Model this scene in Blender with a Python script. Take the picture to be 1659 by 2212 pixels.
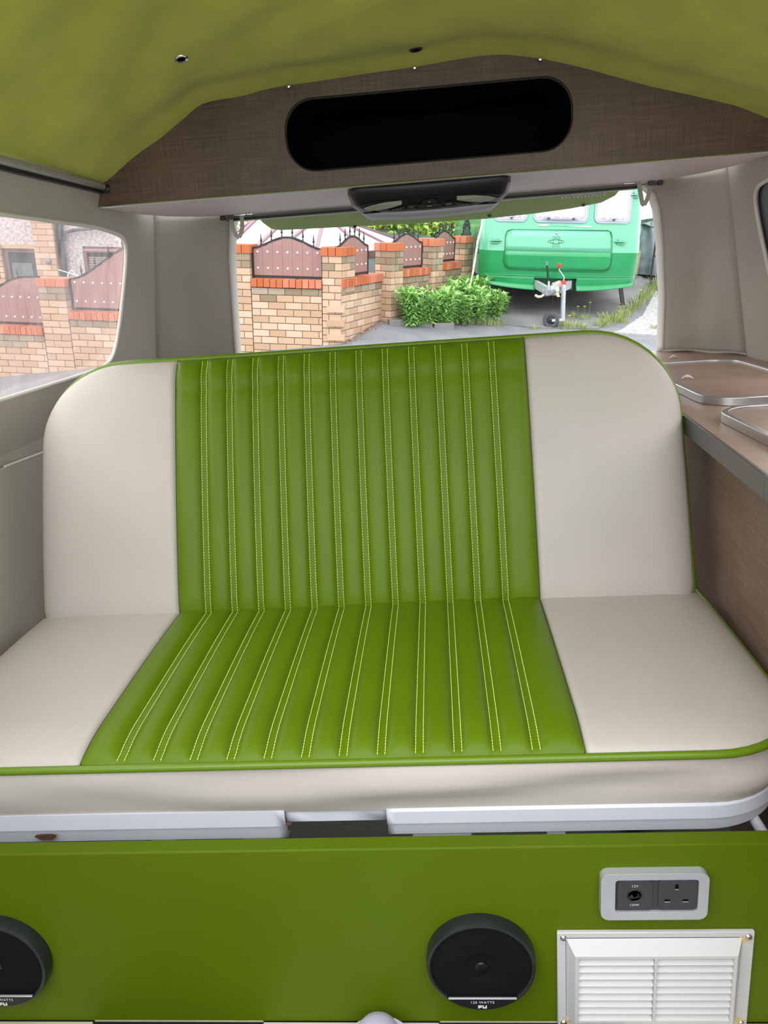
import bpy, math, random
import numpy as np
from mathutils import Vector, Matrix
from mathutils.geometry import tessellate_polygon
random.seed(7); RNG = np.random.default_rng(7)
for o in list(bpy.data.objects): bpy.data.objects.remove(o)
scene = bpy.context.scene
COL = scene.collection

# ------------------------------------------------------------------ camera
CAM = Vector((0.0, -0.802, 0.984))
cd = bpy.data.cameras.new('camera'); cam = bpy.data.objects.new('camera', cd); COL.objects.link(cam)
cd.sensor_fit = 'HORIZONTAL'; cd.sensor_width = 36.0; cd.lens = 36.0 * 1661.0 / 1659.0
cd.clip_start = 0.02; cd.clip_end = 200
_vy = Vector(((935 - 829.5) / 1661, (588 - 1106) / 1661, 1)).normalized()
_vx = -Vector(((-20670 - 829.5) / 1661, (2181 - 1106) / 1661, 1)); _vx = (_vx - _vy * _vx.dot(_vy)).normalized()
_vz = _vx.cross(_vy)
R = Matrix((_vx, _vy, _vz))                       # camera axes (right, down, forward) -> van axes
m = Matrix.Identity(4)
for i in range(3):
    m[i][0] = R[i][0]; m[i][1] = -R[i][1]; m[i][2] = -R[i][2]; m[i][3] = CAM[i]
cam.matrix_world = m
scene.camera = cam

# ------------------------------------------------------------------ sky and exposure
w = bpy.data.worlds.new('overcast_sky'); scene.world = w; w.use_nodes = True
nt = w.node_tree; nt.nodes.clear()
bg = nt.nodes.new('ShaderNodeBackground'); wo = nt.nodes.new('ShaderNodeOutputWorld')
bg.inputs[0].default_value = (0.93, 0.965, 1.0, 1); bg.inputs[1].default_value = 1.55
nt.links.new(bg.outputs[0], wo.inputs[0])
sd = bpy.data.lights.new('veiled_sun', 'SUN'); sd.energy = 0.9; sd.angle = math.radians(70); sd.color = (1, .97, .93)
sun = bpy.data.objects.new('veiled_sun', sd); COL.objects.link(sun)
sun.rotation_euler = Vector((0.30, 0.62, -0.85)).to_track_quat('-Z', 'Y').to_euler()
vs = scene.view_settings
vs.view_transform = 'Standard'; vs.look = 'None'; vs.gamma = 1.0; vs.use_curve_mapping = False
vs.exposure = 0.90

# outdoor frame: the van stands on a slope, so level ground is tilted in van axes
OV = Vector((0.995, 0.055, -0.089)); OU = Vector((-0.048, 0.996, 0.076))
OV.normalize(); OU = (OU - OV * OU.dot(OV)).normalized(); OW = OV.cross(OU)
OORG = CAM - 1.40 * OW
MO = Matrix.Identity(4)
for i in range(3):
    MO[i][0] = OV[i]; MO[i][1] = OU[i]; MO[i][2] = OW[i]; MO[i][3] = OORG[i]

# ------------------------------------------------------------------ helpers
def tag(o, label=None, cat=None, group=None, kind=None):
    if label: o['label'] = label
    if cat: o['category'] = cat
    if group: o['group'] = group
    if kind: o['kind'] = kind
    return o

def empty(name, loc=(0, 0, 0), rz=0.0, out=False, parent=None):
    o = bpy.data.objects.new(name, None); COL.objects.link(o); o.empty_display_size = .05
    M = Matrix.Translation(Vector(loc)) @ Matrix.Rotation(rz, 4, 'Z')
    if parent: o.parent = parent; o.matrix_local = M
    else: o.matrix_world = (MO @ M) if out else M
    return o

def lin(c):
    return tuple(((x / 255) / 12.92 if x <= 10 else ((x / 255 + .055) / 1.055) ** 2.4) for x in c)

class MB:
    def __init__(s): s.v = []; s.f = []
    def add(s, vs, fs):
        b = len(s.v); s.v += [tuple(p) for p in vs]; s.f += [tuple(i + b for i in f) for f in fs]; return s
    def box(s, c, d, rz=0.0):
        x, y, z = d[0] / 2, d[1] / 2, d[2] / 2; cs, sn = math.cos(rz), math.sin(rz)
        vs = []
        for k in (-z, z):
            for (i, j) in ((-x, -y), (x, -y), (x, y), (-x, y)):
                vs.append((c[0] + i * cs - j * sn, c[1] + i * sn + j * cs, c[2] + k))
        return s.add(vs, [(3, 2, 1, 0), (4, 5, 6, 7), (0, 1, 5, 4), (1, 2, 6, 5), (2, 3, 7, 6), (3, 0, 4, 7)])
    def bar(s, p, q, a, b=None, up=(0, 0, 1)):
        p = Vector(p); q = Vector(q); b = b or a; t = (q - p).normalized(); u = Vector(up)
        if abs(t.dot(u)) > .95: u = Vector((1, 0, 0))
        sx = t.cross(u).normalized(); sy = sx.cross(t)
        vs = []
        for c in (p, q):
            for (i, j) in ((-1, -1), (1, -1), (1, 1), (-1, 1)): vs.append(c + sx * i * a / 2 + sy * j * b / 2)
        return s.add(vs, [(3, 2, 1, 0), (4, 5, 6, 7), (0, 1, 5, 4), (1, 2, 6, 5), (2, 3, 7, 6), (3, 0, 4, 7)])
    def tube(s, pts, r, n=8, closed=False, caps=True):
        pts = [Vector(p) for p in pts]; N = len(pts); rs = r if isinstance(r, (list, tuple)) else [r] * N
        vs = []; t0 = None; u = None
        for i in range(N):
            if closed: t = (pts[(i + 1) % N] - pts[i - 1]).normalized()
            else: t = (pts[min(i + 1, N - 1)] - pts[max(i - 1, 0)]).normalized()
            if u is None:
                a = Vector((0, 0, 1)) if abs(t.z) < .9 else Vector((1, 0, 0)); u = t.cross(a).normalized()
            else: u = (u - t * u.dot(t)).normalized()
            w_ = t.cross(u)
            for k in range(n):
                an = 2 * math.pi * k / n; vs.append(pts[i] + (u * math.cos(an) + w_ * math.sin(an)) * rs[i])
        fs = []
        for i in range(N if closed else N - 1):
            j = (i + 1) % N
            for k in range(n):
                l = (k + 1) % n; fs.append((i * n + k, i * n + l, j * n + l, j * n + k))
        if not closed and caps:
            fs.append(tuple(range(n - 1, -1, -1))); fs.append(tuple((N - 1) * n + k for k in range(n)))
        return s.add(vs, fs)
    def lathe(s, prof, n=24, M=None):
        """prof: list of (r, z); axis Z through M"""
        M = M or Matrix.Identity(4); vs = []; fs = []
        for (r, z) in prof:
            for k in range(n):
                a = 2 * math.pi * k / n; vs.append(M @ Vector((r * math.cos(a), r * math.sin(a), z)))
        for i in range(len(prof) - 1):
            for k in range(n):
                l = (k + 1) % n; fs.append((i * n + k, i * n + l, (i + 1) * n + l, (i + 1) * n + k))
        if prof[0][0] > 1e-6: fs.append(tuple(range(n - 1, -1, -1)))
        if prof[-1][0] > 1e-6: fs.append(tuple((len(prof) - 1) * n + k for k in range(n)))
        return s.add(vs, fs)
    def prism(s, poly, h0, h1, fn, holes=()):
        """poly 2D outline (with holes) between heights h0,h1; fn(a,b,h)->3D point"""
        loops = [list(poly)] + [list(h) for h in holes]
        flat = [p for l in loops for p in l]
        tris = tessellate_polygon([[Vector((p[0], p[1], 0)) for p in l] for l in loops])
        n = len(flat)
        vs = [fn(a, b, h0) for a, b in flat] + [fn(a, b, h1) for a, b in flat]
        fs = [tuple(t) for t in tris] + [tuple(i + n for i in reversed(t)) for t in tris]
        st = 0
        for l in loops:
            k = len(l)
            for i in range(k):
                j = (i + 1) % k; fs.append((st + i, st + j, st + j + n, st + i + n))
            st += k
        return s.add(vs, fs)
    def grid(s, fn, us, vsx, flip=False):
        nu, nv = len(us), len(vsx); pts = [fn(a, b) for a in us for b in vsx]; fs = []
        for i in range(nu - 1):
            for j in range(nv - 1):
                q = (i * nv + j, (i + 1) * nv + j, (i + 1) * nv + j + 1, i * nv + j + 1)
                fs.append(q[::-1] if flip else q)
        return s.add(pts, fs)
    def mesh(s, name, smooth=False, sharp=40):
        me = bpy.data.meshes.new(name); me.from_pydata([tuple(p) for p in s.v], [], s.f); me.validate()
        import bmesh
        bm = bmesh.new(); bm.from_mesh(me); bmesh.ops.recalc_face_normals(bm, faces=bm.faces); bm.to_mesh(me); bm.free()
        if smooth:
            me.polygons.foreach_set('use_smooth', [True] * len(me.polygons))
            if sharp: me.set_sharp_from_angle(angle=math.radians(sharp))
        me.update(); return me
    def build(s, name, mat, parent=None, smooth=False, bevel=0.0, out=False, seg=2, sharp=40, solid=0):
        me = s.mesh(name, smooth, sharp)
        return put(name, me, mat, parent, bevel, out, seg, solid)

def put(name, me, mat, parent=None, bevel=0.0, out=False, seg=2, solid=0):
    o = bpy.data.objects.new(name, me); COL.objects.link(o)
    if mat and not me.materials: me.materials.append(mat)
    if parent: o.parent = parent
    elif out: o.matrix_world = MO
    if solid:
        md = o.modifiers.new('thickness', 'SOLIDIFY'); md.thickness = solid; md.offset = 0
    if bevel:
        md = o.modifiers.new('bevel', 'BEVEL'); md.width = bevel; md.segments = seg; md.limit_method = 'ANGLE'
        md.angle_limit = math.radians(35)
        if not me.polygons[0].use_smooth:
            me.polygons.foreach_set('use_smooth', [True] * len(me.polygons)); me.set_sharp_from_angle(angle=math.radians(30))
    return o

def copy_tree(o, parent=None):
    c = o.copy(); COL.objects.link(c); c.parent = parent
    for ch in list(o.children):
        copy_tree(ch, c)
    return c

def rrect(cx, cy, hx, hy, r, n=6):
    pts = []
    for (sx, sy, a0) in ((1, 1, 0), (-1, 1, 90), (-1, -1, 180), (1, -1, 270)):
        for k in range(n + 1):
            a = math.radians(a0 + 90 * k / n)
            pts.append((cx + sx * (hx - r) + r * math.cos(a), cy + sy * (hy - r) + r * math.sin(a)))
    return pts

# ------------------------------------------------------------------ materials
MATS = {}
def mat(name, col, rough=.5, metal=0.0, noise=0.0, nscale=20.0, bump=0.0, bscale=200.0, spec=.5, rand=0.0, stretch=None, coat=0.0, sheen=0.0, col2=None, detail=4):
    if name in MATS: return MATS[name]
    M = bpy.data.materials.new(name); M.use_nodes = True; t = M.node_tree; b = t.nodes['Principled BSDF']
    b.inputs['Roughness'].default_value = rough; b.inputs['Metallic'].default_value = metal
    b.inputs['Specular IOR Level'].default_value = spec
    if coat: b.inputs['Coat Weight'].default_value = coat; b.inputs['Coat Roughness'].default_value = .1
    if sheen: b.inputs['Sheen Weight'].default_value = sheen
    c = (*col, 1)
    b.inputs['Base Color'].default_value = c
    tc = None
    def coords():
        nonlocal tc
        if tc is None:
            n_ = t.nodes.new('ShaderNodeTexCoord'); mp = t.nodes.new('ShaderNodeMapping')
            if stretch: mp.inputs['Scale'].default_value = stretch
            t.links.new(n_.outputs['Object'], mp.inputs['Vector']); tc = mp.outputs[0]
        return tc
    src = None
    if noise or col2:
        nz = t.nodes.new('ShaderNodeTexNoise'); nz.inputs['Scale'].default_value = nscale; nz.inputs['Detail'].default_value = detail
        t.links.new(coords(), nz.inputs['Vector'])
        rp = t.nodes.new('ShaderNodeValToRGB'); rp.color_ramp.elements[0].position = .3; rp.color_ramp.elements[1].position = .7
        if col2: rp.color_ramp.elements[0].color = c; rp.color_ramp.elements[1].color = (*col2, 1)
        else:
            rp.color_ramp.elements[0].color = (*[x * (1 - noise) for x in col], 1)
            rp.color_ramp.elements[1].color = (*[min(1, x * (1 + noise)) for x in col], 1)
        t.links.new(nz.outputs['Fac'], rp.inputs[0]); src = rp.outputs[0]
    if rand:
        oi = t.nodes.new('ShaderNodeObjectInfo'); hs = t.nodes.new('ShaderNodeHueSaturation')
        mr = t.nodes.new('ShaderNodeMapRange'); mr.inputs[3].default_value = 1 - rand; mr.inputs[4].default_value = 1 + rand
        t.links.new(oi.outputs['Random'], mr.inputs[0]); t.links.new(mr.outputs[0], hs.inputs['Value'])
        ms = t.nodes.new('ShaderNodeMapRange'); ms.inputs[3].default_value = 1 + rand * .8; ms.inputs[4].default_value = 1 - rand * .8
        t.links.new(oi.outputs['Random'], ms.inputs[0]); t.links.new(ms.outputs[0], hs.inputs['Saturation'])
        if src: t.links.new(src, hs.inputs['Color'])
        else: hs.inputs['Color'].default_value = c
        src = hs.outputs[0]
    if src: t.links.new(src, b.inputs['Base Color'])
    if bump:
        nb = t.nodes.new('ShaderNodeTexNoise'); nb.inputs['Scale'].default_value = bscale; nb.inputs['Detail'].default_value = 3
        t.links.new(coords(), nb.inputs['Vector'])
        bp = t.nodes.new('ShaderNodeBump'); bp.inputs['Strength'].default_value = bump; bp.inputs['Distance'].default_value = .002
        t.links.new(nb.outputs['Fac'], bp.inputs['Height']); t.links.new(bp.outputs[0], b.inputs['Normal'])
    MATS[name] = M; return M

def glass_mat(name, tint=(1, 1, 1), dirt=0.0, dscale=(6, 6, 40), dcol=(.8, .75, .75), refl=.10):
    M = bpy.data.materials.new(name); M.use_nodes = True; t = M.node_tree; t.nodes.clear()
    out = t.nodes.new('ShaderNodeOutputMaterial'); tr = t.nodes.new('ShaderNodeBsdfTransparent'); gl = t.nodes.new('ShaderNodeBsdfGlossy')
    tr.inputs[0].default_value = (*tint, 1); gl.inputs['Roughness'].default_value = .02
    fr = t.nodes.new('ShaderNodeLayerWeight'); fr.inputs['Blend'].default_value = .5
    pw = t.nodes.new('ShaderNodeMath'); pw.operation = 'POWER'; pw.inputs[1].default_value = 4.0
    ma = t.nodes.new('ShaderNodeMath'); ma.operation = 'MULTIPLY_ADD'; ma.inputs[1].default_value = refl * 3.0; ma.inputs[2].default_value = .02
    t.links.new(fr.outputs['Facing'], pw.inputs[0]); t.links.new(pw.outputs[0], ma.inputs[0])
    mx = t.nodes.new('ShaderNodeMixShader')
    t.links.new(ma.outputs[0], mx.inputs[0]); t.links.new(tr.outputs[0], mx.inputs[1]); t.links.new(gl.outputs[0], mx.inputs[2])
    last = mx.outputs[0]
    if dirt:
        df = t.nodes.new('ShaderNodeBsdfDiffuse'); df.inputs[0].default_value = (*dcol, 1)
        tl = t.nodes.new('ShaderNodeBsdfTranslucent'); tl.inputs[0].default_value = (*dcol, 1)
        m1 = t.nodes.new('ShaderNodeMixShader'); t.links.new(df.outputs[0], m1.inputs[1]); t.links.new(tl.outputs[0], m1.inputs[2])
        tc = t.nodes.new('ShaderNodeTexCoord'); mp = t.nodes.new('ShaderNodeMapping'); mp.inputs['Scale'].default_value = dscale
        mp.inputs['Rotation'].default_value = (.35, 0, 0)
        nz = t.nodes.new('ShaderNodeTexNoise'); nz.inputs['Scale'].default_value = 1.0; nz.inputs['Detail'].default_value = 6
        t.links.new(tc.outputs['Object'], mp.inputs[0]); t.links.new(mp.outputs[0], nz.inputs['Vector'])
        mr = t.nodes.new('ShaderNodeMapRange'); mr.inputs[1].default_value = .35; mr.inputs[2].default_value = .8
        mr.inputs[3].default_value = dirt * .45; mr.inputs[4].default_value = dirt * 1.8
        t.links.new(nz.outputs['Fac'], mr.inputs[0])
        m2 = t.nodes.new('ShaderNodeMixShader'); t.links.new(mr.outputs[0], m2.inputs[0]); t.links.new(last, m2.inputs[1]); t.links.new(m1.outputs[0], m2.inputs[2])
        last = m2.outputs[0]
    t.links.new(last, out.inputs[0]); MATS[name] = M; return M

def wood_mat(name, col, col2, rough=.45):
    """laminate with fine crossed fibres"""
    M = bpy.data.materials.new(name); M.use_nodes = True; t = M.node_tree; b = t.nodes['Principled BSDF']; b.inputs['Roughness'].default_value = rough
    tc = t.nodes.new('ShaderNodeTexCoord')
    def nz(scale, det):
        mp = t.nodes.new('ShaderNodeMapping'); mp.inputs['Scale'].default_value = scale
        n_ = t.nodes.new('ShaderNodeTexNoise'); n_.inputs['Scale'].default_value = 1; n_.inputs['Detail'].default_value = det
        t.links.new(tc.outputs['Object'], mp.inputs[0]); t.links.new(mp.outputs[0], n_.inputs['Vector']); return n_.outputs['Fac']
    a = nz((420, 420, 14), 3); c = nz((10, 10, 260), 3); e = nz((5, 5, 9), 2)
    m1 = t.nodes.new('ShaderNodeMath'); m1.operation = 'MULTIPLY'; t.links.new(a, m1.inputs[0]); t.links.new(e, m1.inputs[1])
    m2 = t.nodes.new('ShaderNodeMath'); m2.operation = 'MULTIPLY_ADD'; t.links.new(c, m2.inputs[0]); m2.inputs[1].default_value = .55; t.links.new(m1.outputs[0], m2.inputs[2])
    rp = t.nodes.new('ShaderNodeValToRGB'); rp.color_ramp.elements[0].position = .36; rp.color_ramp.elements[1].position = .72
    rp.color_ramp.elements[0].color = (*col, 1); rp.color_ramp.elements[1].color = (*col2, 1)
    t.links.new(m2.outputs[0], rp.inputs[0]); t.links.new(rp.outputs[0], b.inputs['Base Color'])
    MATS[name] = M; return M

cream = mat('cream_vinyl', (.50, .46, .42), rough=.42, noise=.03, nscale=6, bump=.12, bscale=900, spec=.4)
green = mat('green_vinyl', (.108, .185, .0035), rough=.38, noise=.05, nscale=9, bump=.15, bscale=900, spec=.22)
green_piping = mat('green_piping', (.122, .215, .005), rough=.35)
thread = mat('lime_thread', (.62, .78, .18), rough=.7)
suede = mat('green_suede', (.50, .535, .085), rough=.95, noise=.10, nscale=11, bump=.25, bscale=700, spec=.1, sheen=.15)
panel_green = mat('green_board', (.088, .140, .0008), rough=.5, spec=.15, noise=.06, nscale=4, bump=.05, bscale=500)
trimcloth = mat('cream_trim', (.445, .412, .35), rough=.75, noise=.03, nscale=5, bump=.08, bscale=600, spec=.25)
trimwhite = mat('trim_lip', (.72, .68, .62), rough=.5)
laminate = wood_mat('brown_laminate', (.072, .041, .025), (.150, .094, .060))
laminate_top = wood_mat('worktop_laminate', (.27, .17, .130), (.42, .29, .235), .38)
under = mat('pale_underside', (.80, .71, .70), rough=.5, noise=.03)
alu = mat('aluminium', (.62, .63, .64), rough=.3, metal=1.0)
alu_edge = mat('grey_edge', (.14, .14, .135), rough=.35, metal=.6)
chrome = mat('chrome', (.8, .8, .82), rough=.15, metal=1.0)
white_paint = mat('white_paint', (.60, .62, .69), rough=.3, noise=.02, nscale=10)
rust = mat('rust', (.10, .045, .02), rough=.9, noise=.4, nscale=60)
white_plastic = mat('white_plastic', (.57, .57, .565), rough=.35)
stain = mat('yellow_stain', (.62, .48, .24), rough=.6)
black = mat('black_plastic', (.012, .012, .013), rough=.4)
black_matt = mat('black_void', (.004, .004, .004), rough=.9, spec=.1)
mesh_black = mat('speaker_mesh', (.006, .006, .0065), rough=.75, spec=.15, bump=.6, bscale=1500)
darkgrey = mat('dark_grey_plastic', (.035, .037, .04), rough=.4)
midgrey = mat('mid_grey_plastic', (.10, .10, .10), rough=.4)
silver = mat('silver_plastic', (.50, .52, .56), rough=.3, metal=.35, noise=.03, nscale=300)
print_white = mat('white_print', (.8, .8, .8), rough=.5)
print_grey = mat('grey_print', (.35, .36, .34), rough=.5)
lens = mat('ribbed_lens', (.38, .40, .32), rough=.15, bump=.5, bscale=300)
lilac = mat('lilac_foam', (.74, .66, .92), rough=.6)
rubber = mat('black_rubber', (.008, .008, .009), rough=.35)
clear = glass_mat('rear_window_glass', (.99, 1, .995))
smeared = glass_mat('smeared_side_glass', (.98, .95, .94), dirt=.10, dscale=(30, 60, 5))
spoiler_green = mat('green_gel_coat', (.25, .35, .06), rough=.6)

# ================================================================== VAN SHELL
K = (.86 - .70) / (1.17 - .70)
def wx(z): return .86 - K * max(0.0, z - .70)
YF = -0.55

# floor: chequered vinyl tiles
fl = MB().box((0, .555, -.012), (1.80, 2.25, .02)).build('floor', mat('floor_board', (.2, .19, .17), rough=.8))
tag(fl, 'van floor under black and cream chequered vinyl tiles', 'floor', kind='structure')
tile_c = mat('cream_tile', (.60, .56, .47), rough=.4, noise=.05, nscale=20); tile_k = mat('black_tile', (.012, .011, .012), rough=.35)
tm = {}
for nm, mm in (('c', tile_c), ('k', tile_k)):
    tm[nm] = MB().box((0, 0, 0), (.243, .243, .006)).mesh('tile'); tm[nm].materials.append(mm)
for i in range(6):
    for j in range(3):
        o = put('tile', tm['k' if (i + j) % 2 else 'c'], None, fl)
        o.location = (-.654 + .245 * (i), -.124 - .245 * j + .245 * 0 + .0, .001)
for i in range(6):
    o = put('tile', tm['k' if (i) % 2 == 0 else 'c'], None, fl); o.location = (-.654 + .245 * i, .121, .001)

# side walls
hole_r = [(.60, .812), (.99, .816), (1.09, .826), (1.122, .855), (1.128, .91), (1.124, .96), (1.116, 1.02), (1.106, 1.066), (1.092, 1.094), (1.06, 1.113), (.98, 1.122), (.897, 1.127)]
def crom(pts, n_=4):
    o_ = []
    for i in range(len(pts) - 1):
        p0, p1, p2, p3 = (Vector(pts[max(0, min(len(pts) - 1, i + k))]) for k in (-1, 0, 1, 2))
        for k in range(n_):
            t = k / n_; q = .5 * ((2 * p1) + (p2 - p0) * t + (2 * p0 - 5 * p1 + 4 * p2 - p3) * t * t + (3 * p1 - p0 - 3 * p2 + p3) * t ** 3); o_.append((q.x, q.y))
    return o_ + [pts[-1]]
hole = [(-.35, .812)] + crom(hole_r) + [(-.35, 1.127)]
for sg, side, seam in ((-1, 'left', .554), (1, 'right', .483)):
    ytop = 1.25 if sg < 0 else 1.202
    outer = [(YF, .70), (ytop + (1.177 - .70) * seam, .70), (ytop, 1.177), (ytop - .02, 1.215), (YF, 1.215)]
    mb = MB().prism(outer, 0, .005, lambda a, b, h: (sg * (wx(b) + h), a, b), [hole])
    mb.box((sg * .870, .47, .345), (.02, 2.04, .71))
    wl = mb.build('wall_' + side, trimcloth, smooth=True, sharp=30)
    tag(wl, 'cream lined %s side wall of the van with a rounded window opening' % side, 'wall', kind='structure')
    MB().tube([(sg * (wx(b) - .001), a, b) for a, b in hole], .0042, 8, closed=True).build('window_lip', trimwhite, wl, smooth=True)
    hp = [(a, b) for a, b in hole]
    gl = MB().prism([(a + (.012 if a > 0 else -.012), b + (.012 if b > .95 else -.012)) for a, b in hp], .012, .015, lambda a, b, h: (sg * (wx(b) + h), a, b))
    g = gl.build('window_1' if sg < 0 else 'window_2', smeared)
    tag(g, '%s side window pane, %s' % (side, 'smeared and streaked, looking onto the brick wall' if sg < 0 else 'only its rear edge showing past the black seal'), 'window', kind='structure')
    if sg > 0:
        inner = []
        for a, b in hp:
            inner.append((a - .058 if a > .5 else a + .03, b + (-.022 if b > .95 else .03)))
        MB().prism([(a + (.01 if a > 0 else -.01), b + (.01 if b > .95 else -.01)) for a, b in hp], .0055, .0115, lambda a, b, h: (sg * (wx(b) + h), a, b), [inner]).build('rubber_seal', rubber, g)
    else:
        ring = [(a - .016 if a > .5 else a + .01, b + (-.004 if b > .95 else .008)) for a, b in hp]

# padded lower panel on the left wall, behind the seat end
pb = MB().prism([(YF, .20), (.835, .20), (.835, .655), (.825, .672), (.60, .682), (YF, .70)], 0, .014, lambda a, b, h: (-.858 + h, a, b))
p = pb.build('side_panel', trimcloth, bevel=.006); tag(p, 'padded cream panel low on the left wall beside the seat', 'panel')
MB().tube([(-.845, .60, .683), (-.845, .825, .674)], .003, 6).build('seam', trimwhite, p, smooth=True)
MB().box((-.846, .805, .56), (.02, .02, .022)).build('catch', darkgrey, p, bevel=.004)

# ceiling: sagging suede headlining
arc = [(-.70, 1.205), (-.668, 1.217), (-.596, 1.259), (-.52, 1.305), (-.457, 1.335), (-.388, 1.348), (-.33, 1.356), (-.273, 1.36), (-.198, 1.363), (-.104, 1.368), (-.017, 1.371), (.061, 1.377), (.116, 1.380), (.152, 1.379), (.185, 1.374), (.232, 1.365), (.303, 1.345), (.366, 1.324), (.437, 1.30), (.527, 1.275), (.607, 1.252), (.669, 1.226), (.70, 1.205)]
ax = [a for a, b in arc]; az = [b for a, b in arc]
def sstep(t): t = max(0, min(1, t)); return t * t * (3 - 2 * t)
def roof_z(x, y):
    e = float(np.interp(x, ax, az))
    q = max(0.0, 1 - (abs(x) / .70) ** 2.2)
    v = 1.205 + .245 * q ** .62
    s = sstep((.915 - y) / .75)
    z = e * (1 - s) + v * s
    z += .012 * math.exp(-((y - .84) / .05) ** 2) * min(1, q * 2)                    # roll of padding above the board
    rr = math.hypot((x - .15) * .75, (y - .95)) ; z += .0045 * math.sin(rr * 46) * sstep((rr - .3) / .15) * min(1, q * 2.5) * (1 if x < 0 else .35)
    return z
xs = list(np.linspace(-.695, .695, 120)); ys = list(np.linspace(.914, -.28, 110))
ce = MB().grid(lambda x, y: (x, y, roof_z(x, y)), xs, ys).build('ceiling', suede, smooth=True, sharp=0)
tag(ce, 'sagging lime green suede headlining of the van roof', 'ceiling', kind='structure')
for (x, y, lab, dk) in ((-.405, .640, 'silver eyelet in the green headlining towards the left', False), (-.011, .835, 'dark eyelet in the green headlining above the black opening', True)):
    z = roof_z(x, y); dzx = (roof_z(x + .01, y) - roof_z(x - .01, y)) / .02; dzy = (roof_z(x, y + .01) - roof_z(x, y - .01)) / .02
    nrm = Vector((dzx, dzy, -1)).normalized()
    M = Matrix.Translation(Vector((x, y, z)) + nrm * .001) @ nrm.to_track_quat('Z', 'Y').to_matrix().to_4x4()
    e = empty('eyelet', (x, y, z)); inv = Matrix.Translation(Vector((-x, -y, -z)))
    MB().lathe([(.0075, -.001), (.0075, .001), (.011, .002), (.0125, .0), (.0125, -.001)], 24, inv @ M).build('rim', black if dk else chrome, e, smooth=True)
    MB().lathe([(0.0, .0005), (.008, .0005)], 24, inv @ M).build('hole', black_matt, e)
    tag(e, lab, 'eyelet', 'eyelets in the headlining')

# left gutter rail under the headlining
g = empty('gutter_rail', (-.690, .915, 1.19))
MB().box((.004, -.80, .014), (.020, 1.60, .013)).build('rail', mat('pale_rail', (.42, .41, .38), rough=.4, metal=.3), g, bevel=.004)
MB().box((.002, -.80, .004), (.010, 1.60, .006)).build('seal', rubber, g)
MB().box((.010, -.004, .010), (.024, .012, .018)).build('end_cap', black, g, bevel=.006)
tag(g, 'grey gutter rail where the left wall meets the green headlining', 'rail')

# overhead locker at the back
ol = empty('overhead_locker', (0, .91, 1.166))
top = [(a, b + .03) for a, b in arc if abs(a) < .69]
outer = [(-.703, 1.166), (.703, 1.166), (.70, 1.235)] + [(a, b) for a, b in reversed(top)] + [(-.70, 1.235)]
holeb = rrect(.003, 1.2675, .288, .067, .058, 8)
MB().prism(outer, 0, .015, lambda a, b, h: (a, h, b - 1.166), [holeb]).build('front_board', laminate, ol)
MB().tube([(a, .001, b - 1.166) for a, b in holeb], .0022, 6, closed=True).build('hole_edging', black, ol, smooth=True)
bx = MB()
q = rrect(.003, 1.2675, .30, .078, .058, 6)
bx.grid(lambda i, h: (q[int(i) % len(q)][0], h, q[int(i) % len(q)][1] - 1.166), range(len(q) + 1), (.0155, .33))
bx.add([(a, .33, b - 1.166) for a, b in q], [tuple(range(len(q)))])
bx.build('inner_box', black_matt, ol)
un = [(-.702, .002), (.702, .002), (.69, .22), (.655, .33), (.60, .405), (.53, .445), (-.53, .445), (-.60, .405), (-.655, .33), (-.69, .22)]
MB().prism(un, -.001, .012, lambda a, b, h: (a, b, h)).build('underside', under, ol)
MB().tube([(-.70, .0, -.001), (.70, .0, -.001)], .003, 6).build('edge_strip', alu, ol, smooth=True)
tag(ol, 'brown laminate overhead locker with a rounded black opening', 'locker')
for x, z, lb in ((-.268, 1.358, 'leftmost of the three small studs along the headlining edge'), (-.016, 1.370, 'middle one of the three small studs along the headlining edge'), (.228, 1.364, 'rightmost of the three small studs along the headlining edge')):
    M = Matrix.Translation((x, .903, z)) @ Matrix.Rotation(math.pi / 2, 4, 'X')
    tag(MB().lathe([(.0, .006), (.003, .0055), (.005, .003), (.0055, 0), (.0055, -.004)], 16, M).build('stud', chrome, smooth=True), lb, 'stud', 'studs along the headlining')

# rear header rail with seal and comb
hd = empty('header_rail', (0, 1.362, 1.152))
MB().box((0, 0, .009), (1.10, .02, .006)).build('channel', mat('olive_channel', (.20, .20, .17), rough=.5), hd, bevel=.002)
MB().box((0, .004, .003), (1.08, .012, .006)).build('seal', black, hd)
MB().tube([(-.53, -.002, -.001), (-.2, -.002, -.003), (.2, -.002, -.003), (.53, -.002, -.001)], .0015, 6).build('edging', trimwhite, hd, smooth=True)
cb = MB().box((.395, -.008, -.004), (.115, .002, .003))
for k in range(12): cb.box((.342 + k * .0097, -.008, -.008), (.004, .002, .008))
cb.build('comb_strip', white_plastic, hd)
tag(hd, 'dark header rail above the rear window with a white comb strip', 'rail')
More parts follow.
